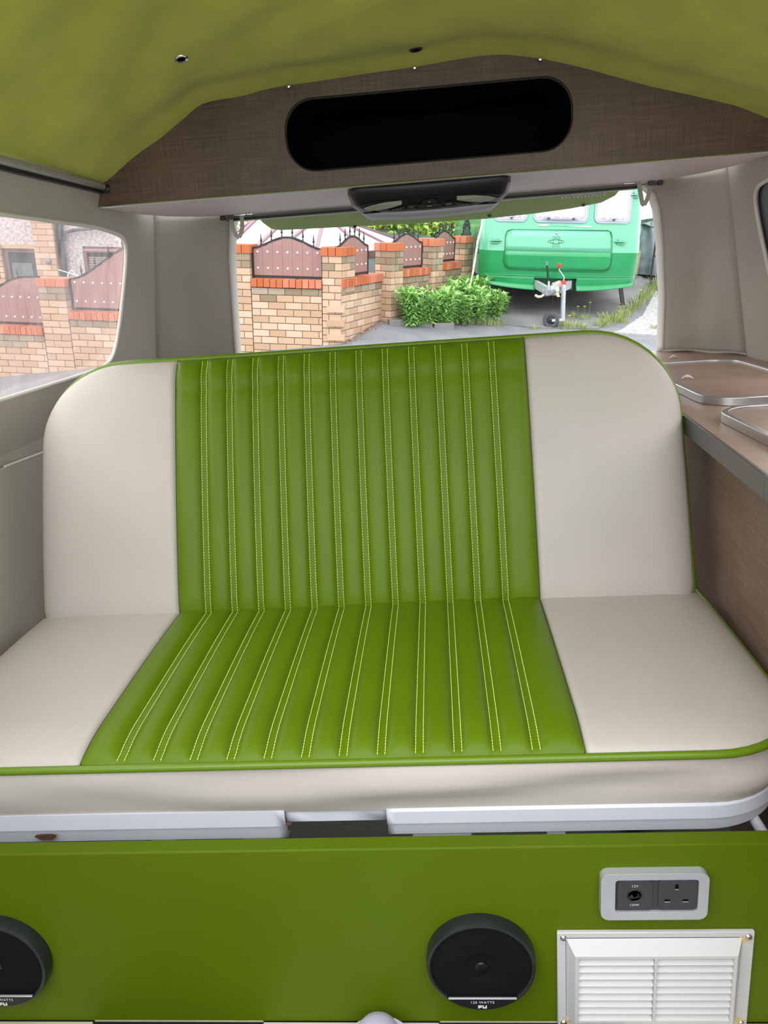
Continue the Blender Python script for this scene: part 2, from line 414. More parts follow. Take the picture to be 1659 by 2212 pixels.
# cream pull loops
for sx, path, lb, br in ((-1, [(-.527, 1.345, 1.163), (-.5275, 1.358, 1.148), (-.528, 1.368, 1.132), (-.524, 1.376, 1.116), (-.517, 1.378, 1.111), (-.509, 1.374, 1.122), (-.502, 1.366, 1.138), (-.497, 1.350, 1.160)], 'cream pull loop hanging at the left end of the header rail', -.548),
                     (1, [(.532, 1.345, 1.165), (.538, 1.358, 1.148), (.545, 1.371, 1.132), (.551, 1.381, 1.116), (.556, 1.384, 1.112), (.561, 1.379, 1.122), (.564, 1.366, 1.141), (.563, 1.350, 1.165)], 'cream pull loop hanging at the right end of the header rail', .585)):
    e = empty('pull_loop', (br, 1.34, 1.165))
    mb = MB(); L = []
    for pnt in path: L.append(Vector(pnt) - Vector((br, 1.34, 1.165)))
    for i in range(len(L) - 1):
        mb.bar(L[i], L[i + 1] + (L[i + 1] - L[i]) * .12, .011, .004, (0, 1, 0))
    mb.build('strap', mat('webbing', (.55, .53, .46), rough=.8), e, bevel=.001)
    MB().box((0.020 * (1 if sx < 0 else -1), .0, -.004), (.026, .014, .014)).build('bracket', midgrey, e, bevel=.005)
    MB().lathe([(0, .008), (.007, .005), (.008, 0), (.007, -.005), (0, -.007)], 12, Matrix.Translation((.002 * sx * -1, .0, -.006))).build('knob', darkgrey, e, smooth=True)
    tag(e, lb, 'pull loop', 'pull loops at the rear window')

# rear pillars, tailgate, rear glass
def gx(z, s):
    if s < 0: return float(np.interp(z, [.0, .70, .791, 1.059, 1.14, 1.172], [-.78, -.650, -.626, -.567, -.541, -.522]))
    return float(np.interp(z, [0, .704, .87, 1.022, 1.10, 1.145, 1.172], [.80, .695, .666, .628, .604, .580, .535]))
def gy(z): return 1.66 - (z - .70) * .6222
for s, nm, lb in ((-1, 'trim_1', 'cream padded pillar left of the rear window'), (1, 'trim_2', 'cream padded pillar between the rear window and the worktop')):
    def pil(t, z):
        sy = (1.25 + (1.177 - z) * .554) if s < 0 else (1.202 + (1.179 - z) * .483)
        a = Vector((s * wx(z), sy, z)); b = Vector((gx(z, s), gy(z), z)); c = a.lerp(b, .5) + (Vector((a.x, b.y, z)) - a.lerp(b, .5)) * .30
        pnt = a * (1 - t) ** 2 + c * 2 * t * (1 - t) + b * t * t
        wob = .0035 * math.sin(z * 23 + t * 5) * t * (1 - t) * 2 + .004 * math.sin(t * 9 + z * 7) * (1 - abs(2 * t - 1))
        return (pnt.x - s * wob, pnt.y - wob, pnt.z)
    pz = list(np.linspace(1.178, .7005, 26))
    o = MB().grid(pil, list(np.linspace(0, 1, 14)), pz).build(nm, trimcloth, smooth=True, sharp=0, solid=.006)
    tag(o, lb, 'pillar', kind='structure')
    MB().tube([pil(0, z) for z in pz], .0022, 6).build('seam', trimcloth, o, smooth=True)
    MB().grid(lambda t, z: (gx(z, s) - s * .012 * t, gy(z) - .004 + .03 * t, z), [0, .3, 1], pz).build('glass_lip', trimwhite, o, smooth=True, solid=.003)
    MB().tube([(pil(t, .706)[0], pil(t, .706)[1] - .003, .706 + .003 * math.sin(t * 11)) for t in np.linspace(0, 1, 12)], .004, 6).build('hem', trimcloth, o, smooth=True)
rp = []
for z in np.linspace(.69, 1.172, 12): rp.append((gx(z, -1) - .01, z))
for z in np.linspace(1.172, .69, 12): rp.append((gx(z, 1) + .01, z))
g = MB().prism(rp, .018, .022, lambda a, b, h: (a, gy(b) + h, b)).build('window_3', clear)
tag(g, 'rear tailgate window pane looking onto the driveway', 'window', kind='structure')
wr = MB().prism([(-.90, 0), (.90, 0), (.90, .70), (-.90, .70)], 0, .02, lambda a, b, h: (a, 1.672 + h, b)).build('wall_rear', trimcloth)
tag(wr, 'inside of the tailgate below the rear window', 'wall', kind='structure')

# green spoiler outside above the rear glass
spo = [(-.475, 1.40), (-.474, 1.46), (-.472, 1.494), (-.462, 1.546), (-.44, 1.560), (-.391, 1.568), (-.229, 1.582), (-.04, 1.598), (.162, 1.606), (.30, 1.594), (.40, 1.575), (.481, 1.545), (.508, 1.497), (.513, 1.43), (.513, 1.40)]
sp = MB().prism(spo, 0, .012, lambda a, b, h: (a, b, 1.172 - .25 * (b - 1.40) + h)).build('roof_spoiler', spoiler_green, bevel=.004)
tag(sp, 'dull green roof spoiler seen through the top of the rear window', 'spoiler')
for x in (-.22, .17, .43):
    MB().lathe([(0, -.004), (.005, -.003), (.006, 0)], 10, Matrix.Translation((x, 1.575 if x < .4 else 1.545, 1.127 if x < .4 else 1.134))).build('screw', darkgrey, sp, smooth=True)

# overhead console light
cl = empty('console_light', (0, .92, 1.166))
rows = [(0.0, .004, .171), (-.018, .010, .173), (-.038, .030, .168), (-.052, .062, .152), (-.060, .085, .142), (-.064, .125, .134), (-.058, .20, .134), (0.0, .23, .15)]
def cons(t, i):
    z, y, hw = rows[int(i)]
    x = hw * t; e = max(0, abs(t) - .88) / .12
    return (x, y + .03 * e * e + .012 * t * t, z + .006 * t * t)
ts = list(np.linspace(-1, 1, 41))
MB().grid(cons, ts, range(0, 4)).build('housing', black, cl, smooth=True, sharp=60, solid=.002)
MB().grid(cons, ts, range(3, 8)).build('lower_lip', mat('grey_lip', (.42, .41, .43), rough=.45), cl, smooth=True, sharp=60, solid=.002)
for t in (-1, 1): MB().add([cons(t, i) for i in range(8)], [tuple(range(8))]).build('side', black, cl)
def cface(x, k):        # point on the housing face, k 0..1 between rows 1 and 3
    t = x / .165; a = Vector(cons(t, 1)); b = Vector(cons(t, 2)); c = Vector(cons(t, 3))
    pnt = a.lerp(b, k * 2) if k < .5 else b.lerp(c, k * 2 - 1)
    pnt.x = x; n_ = Vector((0, -.8, -.6)); return pnt + n_ * .0025
ell = []
for k in range(40):
    a = 2 * math.pi * k / 40; ell.append((.150 * math.copysign(abs(math.cos(a)) ** .8, math.cos(a)), .60 + .33 * math.sin(a)))
def fface(a, b, h): p_ = cface(a, b); return p_ + Vector((0, -.8, -.6)) * h
bz = MB().prism([(a * 1.0, b) for a, b in ell], 0, .0012, fface).build('bezel', darkgrey, cl)
for s in (-1, 1):
    MB().prism([(s * .142, .66), (s * .125, .50), (s * .095, .38), (s * .058, .33), (s * .058, .50), (s * .080, .66), (s * .11, .80), (s * .135, .80)], .0012, .003, fface).build('lamp_lens', lens, cl)
btn = mat('console_button', (.02, .024, .018), rough=.35)
for poly in ([(-.012, .36), (.012, .36), (.018, .56), (-.018, .56)], [(-.022, .60), (.022, .60), (.026, .80), (-.026, .80)],
             [(-.045, .56), (-.027, .56), (-.031, .80), (-.050, .80)], [(.031, .56), (.049, .56), (.052, .80), (.034, .80)],
             [(-.053, .60), (-.053, .82), (-.088, .84), (-.075, .74)], [(.053, .60), (.053, .82), (.090, .84), (.075, .74)]):
    MB().prism(poly, .0012, .0032, fface).build('button', btn, cl)
for x, k, ww in ((0, .46, .004), (0, .70, .010), (-.038, .68, .005), (.041, .68, .010), (-.062, .75, .004), (-.070, .78, .004), (.062, .75, .004), (.070, .78, .004), (-.078, .80, .003), (.078, .80, .003)):
    MB().prism([(x - ww / 2, k - .02), (x + ww / 2, k - .02), (x + ww / 2, k + .02), (x - ww / 2, k + .02)], .0032, .0036, fface).build('marking', print_grey, cl)
MB().prism([(-.145, .955), (.145, .955), (.142, .992), (-.142, .992)], 0, .002, fface).build('slot', black_matt, cl)
tag(cl, 'black overhead console with two ribbed lamp lenses and buttons', 'console')

# ================================================================== BENCH SEAT
GX0, GX1 = -.503, .163
SEAMS = [-.448 + .05 * k for k in range(12)]
bench = empty('bench_seat', (-.17, .05, .268)); BO = Vector((-.17, .05, .268))
tag(bench, 'cream and green fluted vinyl bench seat with green piping', 'bench seat')
def rsdf(x, y, x0, x1, y0, y1, r_lo, r_hi):
    cx, cy = (x0 + x1) / 2, (y0 + y1) / 2; r = r_hi if y > cy else r_lo
    qx, qy = abs(x - cx) - (x1 - x0) / 2 + r, abs(y - cy) - (y1 - y0) / 2 + r
    return min(max(qx, qy), 0) + math.hypot(max(qx, 0), max(qy, 0)) - r
def rpath(x0, x1, y0, y1, r_lo, r_hi, n=10, step=.03):
    """closed outline, anticlockwise from the bottom-left corner"""
    pts = []
    def arc_(cx, cy, r, a0):
        for k in range(n + 1):
            a = math.radians(a0 + 90 * k / n); pts.append((cx + r * math.cos(a), cy + r * math.sin(a)))
    def line_(p, q):
        m_ = max(1, int(math.hypot(q[0] - p[0], q[1] - p[1]) / step))
        for k in range(1, m_): pts.append((p[0] + (q[0] - p[0]) * k / m_, p[1] + (q[1] - p[1]) * k / m_))
    arc_(x0 + r_lo, y0 + r_lo, r_lo, 180); line_((x0 + r_lo, y0), (x1 - r_lo, y0)); arc_(x1 - r_lo, y0 + r_lo, r_lo, 270)
    line_((x1, y0 + r_lo), (x1, y1 - r_hi)); arc_(x1 - r_hi, y1 - r_hi, r_hi, 0); line_((x1 - r_hi, y1), (x0 + r_hi, y1)); arc_(x0 + r_hi, y1 - r_hi, r_hi, 90)
    line_((x0, y1 - r_hi), (x0, y0 + r_lo))
    return pts
def flute(x, fade):
    """height of the padding across the fluted centre"""
    if x < GX0 or x > GX1:
        e = min(abs(x - GX0), abs(x - GX1)); return -.007 * math.exp(-(e / .004) ** 2)
    edges = [GX0] + SEAMS + [GX1]
    k = max(i for i in range(len(edges) - 1) if x >= edges[i] - 1e-9)
    a, b = edges[k], edges[k + 1]; ga = .0058 if k > 0 else .0; gb = .0058 if k < len(edges) - 2 else .0
    if x < a + ga or x > b - gb: return -.0045 * fade
    t = (x - a - ga) / (b - a - ga - gb); q_ = 1 - abs(2 * t - 1) ** 4.0
    return (-.0045 + .0095 * q_) * fade
def cushion(name, span, r_lo, r_hi, edge_h, edge_w, place, extra, dims_lo, parent):
    """span x0,x1,y0,y1; place(x,y,d) -> van point; returns cream body + flutes + stitching + piping"""
    x0, x1, y0, y1 = span
    def lim(x):
        lo, hi = y0, y1
        for r, sgn in ((r_lo, 0), (r_hi, 1)):
            e = min(x - x0, x1 - x)
            if e < r:
                dd = r - math.sqrt(max(0, r * r - (r - e) ** 2))
                if sgn: hi = y1 - dd
                else: lo = y0 + dd
        return lo, hi
    def dep(x, y):
        e = max(0.0, -rsdf(x, y, x0, x1, y0, y1, r_lo, r_hi))
        u = min(e / edge_w, 1); d = edge_h * math.sqrt(max(0, 1 - (1 - u) ** 2))
        fade = sstep(min(y - y0, y1 - y) / .022)
        return d + flute(x, fade) + extra(x, y)
    def P_(x, t):
        lo, hi = lim(x); y = lo + (hi - lo) * t
        return tuple(place(x, y, dep(x, y)) - BO)
    tt = [.5 - .5 * math.cos(math.pi * k / 44) for k in range(45)]
    tt = [.55 * a + .45 * k / 44 for k, a in enumerate(tt)]
    def cols(a, b, end):
        n_ = 30; out = []
        for k in range(n_ + 1):
            u = k / n_
            out.append(a + (b - a) * (1 - math.cos(u * math.pi)) / 2)
        return out
    body = MB(); body.grid(P_, cols(x0, GX0, 0), tt); body.grid(P_, cols(GX1, x1, 1), tt)
    # side band back/down from the piping
    path = rpath(x0, x1, y0, y1, r_lo, r_hi)
    nb = 7
    band = lambda i, k: tuple(dims_lo(path[int(i) % len(path)], k / (nb - 1), int(i)) - BO)
    body.grid(band, range(len(path) + 1), range(nb))
    base = [dims_lo(p_, 1, i) - BO for i, p_ in enumerate(path)]
    body.add(base, [tuple(range(len(base)))])
    bo = body.build(name, cream, parent, smooth=True, sharp=60)
    edges = [GX0] + SEAMS + [GX1]
    for k in range(len(edges) - 1):
        a, b = edges[k], edges[k + 1]
        c = sorted(set([a, a + .0025, a + .0055, a + .0062, a + .008, a + .011] + [a + (b - a) * u for u in (.3, .4, .5, .6, .7)] + [b - .011, b - .008, b - .0062, b - .0055, b - .0025, b]))
        MB().grid(P_, c, tt).build('flute', green, bo, smooth=True, sharp=0)
    st = MB()
    for sx in SEAMS:
        for off in (-.0050, .0050):
            x = sx + off; lo, hi = lim(x); n_ = int((hi - lo - .012) / .0052)
            for k in range(n_):
                y = lo + .006 + k * .0052
                pa = place(x, y, dep(x, y) + .0008) - BO; pb_ = place(x, y + .0036, dep(x, y + .0036) + .0008) - BO
                st.bar(pa, pb_, .0011, .0010)
    tag(st.build('stitching', thread, bo), kind='stuff')
    pp = MB().tube([place(a, b, .0) - BO for a, b in path], .0058, 10, closed=True).build('piping', green_piping, bo, smooth=True, sharp=0)
    for gxx in (GX0, GX1):
        MB().tube([place(gxx, lim(gxx)[0] + (lim(gxx)[1] - lim(gxx)[0]) * t, dep(gxx, lim(gxx)[0] + (lim(gxx)[1] - lim(gxx)[0]) * t) + .0005) - BO for t in np.linspace(.004, .996, 40)], .0009, 6).build('seam', mat('dark_seam', (.06, .08, .015), rough=.8), bo, smooth=True)
    return bo

# backrest
BT = Vector((0, .2, .485)).normalized(); BN = Vector((0, -.485, .2)).normalized(); BH = .524
def bplace(x, t, d): return Vector((x, .500, .370)) + BT * t + BN * d
def bextra(x, t):
    cr = .010 * math.sin(math.pi * min(1, max(0, t / BH))) ** .7
    dent = -.003 * math.exp(-((t - .455) / .012) ** 2) if GX0 < x < GX1 else 0
    return cr + dent + .002 * math.sin(x * 7 + t * 3)
def bband(p_, k, i):
    cx, cy = -.1675, BH / 2
    return bplace(p_[0] - (.012 * k) * math.copysign(1, p_[0] - cx), p_[1] - .010 * k * (1 if p_[1] > cy else -1), -.11 * k)
cushion('backrest', (-.775, .440, 0.0, BH), .05, .160, .026, .060, bplace, bextra, bband, bench)
# seat cushion
def splace(x, y, d): return Vector((x, y, .382 + .006 * sstep((y - .1) / .4) + d))
def sextra(x, y):
    return .004 * math.sin(math.pi * min(1, max(0, (y - .05) / .5))) + .0015 * math.sin(x * 9 + 1)
def fold(s, k):
    return .009 * math.sin(s * 9.0 + k * 4.2) * math.sin(math.pi * min(1, k * 1.05)) * (.5 + .5 * math.sin(s * 3.1 + .7)) - .004 * math.sin(s * 17 - k * 5) * k * (1 - k) * 2
def sband(p_, k, i):
    x, y = p_; cx, cy = -.1675, .33
    nx = (x - cx) / .62; ny = (y - cy) / .28
    # outward direction on the rounded outline
    e = .0005; g_ = Vector((rsdf(x + e, y, *SPAN, .130, .06) - rsdf(x - e, y, *SPAN, .130, .06), rsdf(x, y + e, *SPAN, .130, .06) - rsdf(x, y - e, *SPAN, .130, .06)))
    if g_.length > 0: g_.normalize()
    o_ = .007 * math.sin(math.pi * min(1, k * 1.1)) - .006 * k + fold(x + y, k)
    return Vector((x + g_.x * o_, y + g_.y * o_, .382 + .006 * sstep((y - .1) / .4) * (1 - k) - .078 * k))
SPAN = (-.790, .455, .052, .60)
cushion('seat_cushion', SPAN, .130, .06, .021, .085, splace, sextra, sband, bench)

# white steel frame under the cushion
def fr_path(off, xa, xb, lo=.130):
    pts = [p_ for p_ in rpath(-.790 + off, .455 - off, .052 + off, .58, lo - off * .3, .06, 14, .02)]
    front = [p_ for i_, p_ in enumerate(pts) if p_[1] < .40 and xa <= p_[0] <= xb and not (i_ > len(pts) * .6 and p_[0] < 0)]
    return front
def ribbon(name, pts, prof, matr):
    """sweep a (out, z) profile along a plan path"""
    mb = MB(); N = len(pts)
    nr_ = []
    for i in range(N):
        a, b = pts[max(0, i - 1)], pts[min(N - 1, i + 1)]; t_ = Vector((b[0] - a[0], b[1] - a[1])).normalized(); nr_.append((t_.y, -t_.x))
    fn = lambda i, j: (pts[int(i)][0] + nr_[int(i)][0] * prof[int(j)][0] - BO.x, pts[int(i)][1] + nr_[int(i)][1] * prof[int(j)][0] - BO.y, prof[int(j)][1] - BO.z)
    mb.grid(fn, range(N), range(len(prof)))
    return mb.build(name, matr, bench, smooth=True, sharp=25, solid=.002)
base_path = fr_path(.004, -1, 1)
left = [p_ for p_ in base_path if p_[0] <= -.235]; left = left + [(-.235, left[-1][1])]
mid = [(-.236, .062), (-.20, .062), (-.15, .062), (-.095, .062)]
right = [(-.097, .056)] + [p_ for p_ in base_path if p_[0] > -.09]
ribbon('frame_rail', left, [(-.03, .3075), (0, .3065), (.001, .284), (-.007, .2825), (-.006, .260), (-.02, .258)], white_paint)
ribbon('frame_rail', mid, [(-.03, .307), (0, .306), (.001, .287), (-.01, .286), (-.03, .285)], white_paint)
ribbon('frame_rail', right, [(-.03, .3075), (-.004, .307), (.001, .303), (.002, .286), (-.006, .2845), (-.005, .264), (-.02, .262)], white_paint)
for x0_, x1_, z_ in ((-.30, -.245, .253), (-.43, -.395, .252), (-.065, .015, .257), (.115, .14, .257)):
    MB().box(((x0_ + x1_) / 2 - BO.x, .078 - BO.y, z_ - BO.z), (x1_ - x0_, .03, .010)).build('hinge_bracket', white_paint, bench, bevel=.002)
for x_, y_, z_, a, b in ((-.575, .0565, .272, .028, .010), (-.233, .0575, .286, .012, .004), (.23, .0565, .289, .003, .010)):
    pl = [(x_ + a / 2 * math.cos(t) * (1 + .25 * math.sin(3 * t)), z_ + b / 2 * math.sin(t) * (1 + .2 * math.cos(2 * t))) for t in np.linspace(0, 2 * math.pi, 14)[:-1]]
    MB().prism(pl, 0, .0025, lambda u, v, h: (u - BO.x, y_ - .0012 - h - BO.y + .001, v - BO.z)).build('rust_spot', rust, bench)
# frame struts under the right end
MB().tube([Vector((.375, .10, .285)) - BO, Vector((.425, .06, .20)) - BO], .0075, 10).build('strut', white_paint, bench, smooth=True)
MB().tube([Vector((.395, .22, .30)) - BO, Vector((.50, .12, .20)) - BO], .006, 10).build('strut', mat('dull_steel', (.10, .09, .07), rough=.6), bench, smooth=True)
for x_ in (-.70, .30): MB().box((x_ - BO.x, .42 - BO.y, .136 - BO.z), (.04, .04, .266)).build('leg', darkgrey, bench)

# ================================================================== SEAT BOX FRONT
fb = MB().prism([(0, 0), (.024, 0), (.024, .291), (0, .291)], -.86, .425, lambda a, b, h: (h, a, b)).build('seat_box_board', panel_green, bevel=.0025)
tag(fb, 'flat green board closing the box below the bench seat', 'board')

def speaker(x, z, label):
    e = empty('speaker', (x, 0, z)); rx = Matrix.Rotation(math.pi / 2, 4, 'X')     # +Z -> -Y
    MB().lathe([(.0712, .0), (.0716, .008), (.0708, .016), (.0695, .0195), (.0675, .0205), (.0655, .0195), (.0652, .016)], 64, rx).build('rim', mat('gunmetal', (.045, .05, .055), rough=.3, metal=.6), e, smooth=True, sharp=30)
    # grille: domed disc, cut by a chord near the bottom
    gr = MB(); rings = 14
    def gd(r): return .0165 + .003 * (1 - (r / .0655) ** 2) - (.006 * math.exp(-((r - .013) / .006) ** 2)) + (.002 if r < .008 else 0)
    gr.lathe([(max(1e-7, .0655 * (1 - i / rings)), gd(.0655 * (1 - i / rings))) for i in range(rings + 1)], 64, rx)
    gr.build('grille', mesh_black, e, smooth=True)
    MB().lathe([(0, .0205), (.004, .0202), (.0065, .0192), (.008, .0178)], 24, rx).build('tweeter_dome', mat('tweeter', (.008, .008, .008), rough=.25), e, smooth=True)
    ch = -.047; w_ = math.sqrt(.0655 ** 2 - ch ** 2)
    seg = [(-w_, ch)] + [(.0655 * math.cos(a), .0655 * math.sin(a)) for a in np.linspace(math.pi + math.asin(-ch / .0655), 2 * math.pi - math.asin(-ch / .0655), 20)][1:-1] + [(w_, ch)]
    MB().prism(seg, .016, .0225, lambda a, b, h: (a, -h, b)).build('badge_plate', mat('gloss_black', (.008, .008, .009), rough=.12), e, bevel=.001)
    MB().box((0, -.0225, ch + .0005), (2 * w_ - .002, .003, .0018)).build('trim_bar', silver, e, bevel=.0006)
    add_text('120 WATTS', e, (-.0005, -.0228, -.0535), .0056, print_white, 'lettering')
    lg = MB()          # F L I emblem strokes
    def st_(a, b, c, d): lg.prism([(a, b), (c, b), (c, d), (a, d)], .0226, .0231, lambda u, v, h: (u, -h, v))
    st_(-.0062, -.0632, -.0046, -.0585); st_(-.0046, -.0600, -.0010, -.0585); st_(-.0046, -.0620, -.0016, -.0609)
    st_(-.0004, -.0632, .0012, -.0585); st_(.0012, -.0632, .0036, -.0618); st_(.0036, -.0632, .0052, -.0585)
    lg.build('emblem', print_white, e)
    tag(e, label, 'speaker', 'round speakers in the green board'); return e

def add_text(s, parent, loc, size, matr, name, rot=(math.pi / 2, 0, 0)):
    cu = bpy.data.curves.new(name, 'FONT'); cu.body = s; cu.size = size; cu.align_x = 'CENTER'; cu.align_y = 'CENTER'; cu.space_character = 1.12
    tmp = bpy.data.objects.new(name, cu); COL.objects.link(tmp)
    bpy.context.view_layer.update()
    me = bpy.data.meshes.new_from_object(tmp.evaluated_get(bpy.context.evaluated_depsgraph_get()))
    bpy.data.objects.remove(tmp)
    me.materials.clear(); o = put(name, me, matr, parent); o.location = loc; o.rotation_euler = rot
    return o
speaker(.018, .1175, 'round black speaker right of centre in the green board')
speaker(-.641, .1215, 'round black speaker cut off by the left picture edge')

# twin socket plate
so = empty('socket_plate', (.2365, 0, .226))
fr_o = rrect(0, -.0035, .0655, .0355, .011, 8); fr_i = rrect(.0025, -.002, .0505, .0245, .004, 4)
MB().prism(fr_o, -.012, .0, lambda a, b, h: (a * (1 + .0), h, b), [fr_i]).build('frame', silver, so, bevel=.0065, seg=4)
MB().prism(fr_i, -.0085, -.002, lambda a, b, h: (a, h, b)).build('backplate', mat('anthracite', (.040, .044, .050), rough=.45), so)
anth = MATS['anthracite']
def faceplate(name, cx, cz, hx, hz):
    return MB().prism(rrect(cx, cz, hx, hz, .005, 4), -.0105, -.0080, lambda a, b, h: (a, h, b)).build(name, anth, so, bevel=.0006)
f1 = faceplate('twelve_volt_module', -.0235, -.002, .0215, .0225); f2 = faceplate('mains_module', .0285, -.002, .0235, .0225)
def rc(cx, cz, hx, hz): return [(cx - hx, cz - hz), (cx + hx, cz - hz), (cx + hx, cz + hz), (cx - hx, cz + hz)]
RXW = Matrix.Translation((-.024, -.0105, -.002)) @ Matrix.Rotation(math.pi / 2, 4, 'X')
MB().lathe([(.0, .0002), (.0085, .0002)], 24, RXW).build('socket_well', black_matt, f1)
MB().lathe([(.0082, .0002), (.0086, .0009), (.0096, .0009), (.0100, .0)], 24, RXW).build('socket_rim', darkgrey, f1, smooth=True)
MB().lathe([(.0, .0004), (.0022, .0004)], 12, RXW).build('contact', mat('brass_well', (.30, .24, .15), rough=.3, metal=.8), f1)
for c in (rc(.0270, .0105, .0022, .0042), rc(.0160, -.0105, .0036, .0022), rc(.0382, -.0105, .0036, .0022)):
    MB().prism(c, -.0107, -.0103, lambda a, b, h: (a, h, b)).build('pin_slot', black_matt, f2)
    cx0 = sum(p_[0] for p_ in c) / 4; z0 = min(p_[1] for p_ in c)
    MB().prism(rc(cx0, z0 + .0006, (c[1][0] - c[0][0]) / 2, .0006), -.0109, -.0106, lambda a, b, h: (a, h, b)).build('slot_sill', print_grey, f2)
add_text('12V', so, (-.024, -.0107, .0125), .0048, print_white, 'lettering'); add_text('120W', so, (-.024, -.0107, -.0165), .0044, print_white, 'lettering')
tag(so, 'silver framed twin socket plate on the green board', 'socket')

# louvred vent
ve = empty('vent_grille', (.241, 0, .082))
vo = [(-.1235, -.079), (.1235, -.079), (.1235, .079), (-.1235, .079)]; vi = [(-.112, -.066), (.108, -.066), (.108, .070), (-.112, .070)]
MB().prism(vo, -.006, 0, lambda a, b, h: (a, h, b), [vi]).build('flange', white_plastic, ve, bevel=.0015)
ring = MB(); v2 = [(-.103, -.057), (.099, -.057), (.099, .055), (-.103, .055)]
ring.add([(a, -.006, b) for a, b in vi] + [(a, -.020, b) for a, b in v2], [(i, (i + 1) % 4, 4 + (i + 1) % 4, 4 + i) for i in range(4)])
v3 = [(-.0985, -.054), (.0945, -.054), (.0945, .051), (-.0985, .051)]
ring.add([(a, -.020, b) for a, b in v2] + [(a, -.020, b) for a, b in v3], [(i, (i + 1) % 4, 4 + (i + 1) % 4, 4 + i) for i in range(4)])
ring.add([(a, -.020, b) for a, b in v3] + [(a, -.004, b) for a, b in v3], [(i, (i + 1) % 4, 4 + (i + 1) % 4, 4 + i) for i in range(4)])
ring.build('raised_frame', white_plastic, ve)
MB().prism(v3, -.004, -.001, lambda a, b, h: (a, h, b)).build('backing', mat('vent_backing', (.16, .16, .16), rough=.6), ve)
for k in range(9):
    z = .0455 - k * .01165
    for (xa, xb) in ((-.0985, -.0035), (.0, .0945)):
        mb = MB().add([(xa, -.019, z - .0058), (xb, -.019, z - .0058), (xb, -.0085, z + .0030), (xa, -.0085, z + .0030), (xa, -.018, z - .0072), (xb, -.018, z - .0072), (xb, -.0072, z + .0018), (xa, -.0072, z + .0018)],
                      [(0, 1, 2, 3), (7, 6, 5, 4), (0, 4, 5, 1), (1, 5, 6, 2), (2, 6, 7, 3), (3, 7, 4, 0)])
        mb.build('slat', white_plastic, ve)
MB().box((-.0018, -.012, -.0015), (.0030, .017, .105)).build('mullion', white_plastic, ve)
for (sx, sz) in ((-1, 1), (1, 1), (-1, -1), (1, -1)):
    x_, z_ = sx * .1155, (.0715 if sz > 0 else -.0725)
    sc = MB().lathe([(0, .0095), (.002, .0093), (.0040, .0078), (.0045, .006)], 16, Matrix.Translation((x_, 0, z_)) @ Matrix.Rotation(math.pi / 2, 4, 'X')).build('screw', chrome, ve, smooth=True)
    MB().box((x_, -.0096, z_), (.0045, .0006, .0008)).build('slot', darkgrey, sc)
    if sx > 0 or sz < 0:
        pl = [(x_ - sx * .004 + .008 * math.cos(t) * (1 + .3 * math.sin(2 * t + sx)), z_ - sz * .004 + .006 * math.sin(t) * (1 + .3 * math.cos(3 * t))) for t in np.linspace(0, 2 * math.pi, 16)[:-1]]
        MB().prism(pl, -.0062, -.0058, lambda a, b, h: (a, h, b)).build('rust_stain', stain, ve)
tag(ve, 'white plastic louvred vent screwed to the green board', 'vent')

# ================================================================== KITCHEN UNIT
def cx_(y): return .415 + .062 * (y + .0) if y < 0 else .4105 + .0635 * y
cab = MB().prism([(.452, -.40), (.855, -.40), (.855, 1.30), (.72, 1.62), (.535, 1.62), (.497, .72), (.472, .2)], 0.0, .667, lambda a, b, h: (a, b, h)).build('kitchen_cabinet', wood_mat('cabinet_laminate', (.16, .10, .072), (.28, .19, .145)))
tag(cab, 'brown laminate kitchen cabinet to the right of the bench', 'cabinet')
top_o = [(.393, -.40), (.4105, 0), (.4235, .2), (.456, .719), (.50, 1.40), (.515, 1.668), (.715, 1.668), (.76, 1.60), (.857, 1.45), (.857, -.40)]
wt = MB().prism(top_o, .6672, .700, lambda a, b, h: (a, b, h)).build('worktop', laminate_top)
tag(wt, 'brown laminate worktop along the right wall', 'worktop')
ed = MB(); ep = top_o[:6]
for i in range(len(ep) - 1):
    a, b = Vector((*ep[i], 0)), Vector((*ep[i + 1], 0)); ed.bar(a + Vector((-.001, 0, .684)), b + Vector((-.001, 0, .684)), .006, .0335)
ed.build('edge_strip', alu_edge, wt, bevel=.001)
def lid(cx, cy, hx, hy, r, label):
    e = empty('lid', (cx, cy, .7002), parent=wt)
    o_ = rrect(0, 0, hx, hy, r, 8); i_ = rrect(0, 0, hx - .012, hy - .012, r - .012, 8)
    MB().prism(o_, .0, .0165, lambda a, b, h: (a, b, h), [i_]).build('rim', alu, e, bevel=.004, seg=3)
    MB().prism(i_, .0, .0125, lambda a, b, h: (a, b, h)).build('panel', laminate_top, e)
    tag(e, label); return e
lid(.640, .985, .130, .295, .075, 'metal rimmed worktop lid nearest the rear window')
lid(.615, .335, .130, .280, .075, 'metal rimmed worktop lid cut off by the right picture edge')
def clip(x, y, z, s, label):
    e = MB(); e.tube([(x - .013 * s, y, z + .002), (x - .006 * s, y + .001, z + .006), (x, y, z + .008), (x + .006 * s, y - .001, z + .006), (x + .014 * s, y, z + .002)], [.001, .0028, .0036, .0026, .001], 8)
    e.lathe([(0, .011), (.003, .010), (.004, .006)], 10, Matrix.Translation((x, y, z - .001)))
    tag(e.build('finger_pull', trimwhite, smooth=True), label, 'pull', 'cream finger pulls')
clip(.560, .985, .7125, 1.0, 'small cream finger pull on the rear worktop lid')
clip(.672, 1.47, .700, .9, 'flat cream finger pull on the worktop by the pillar')

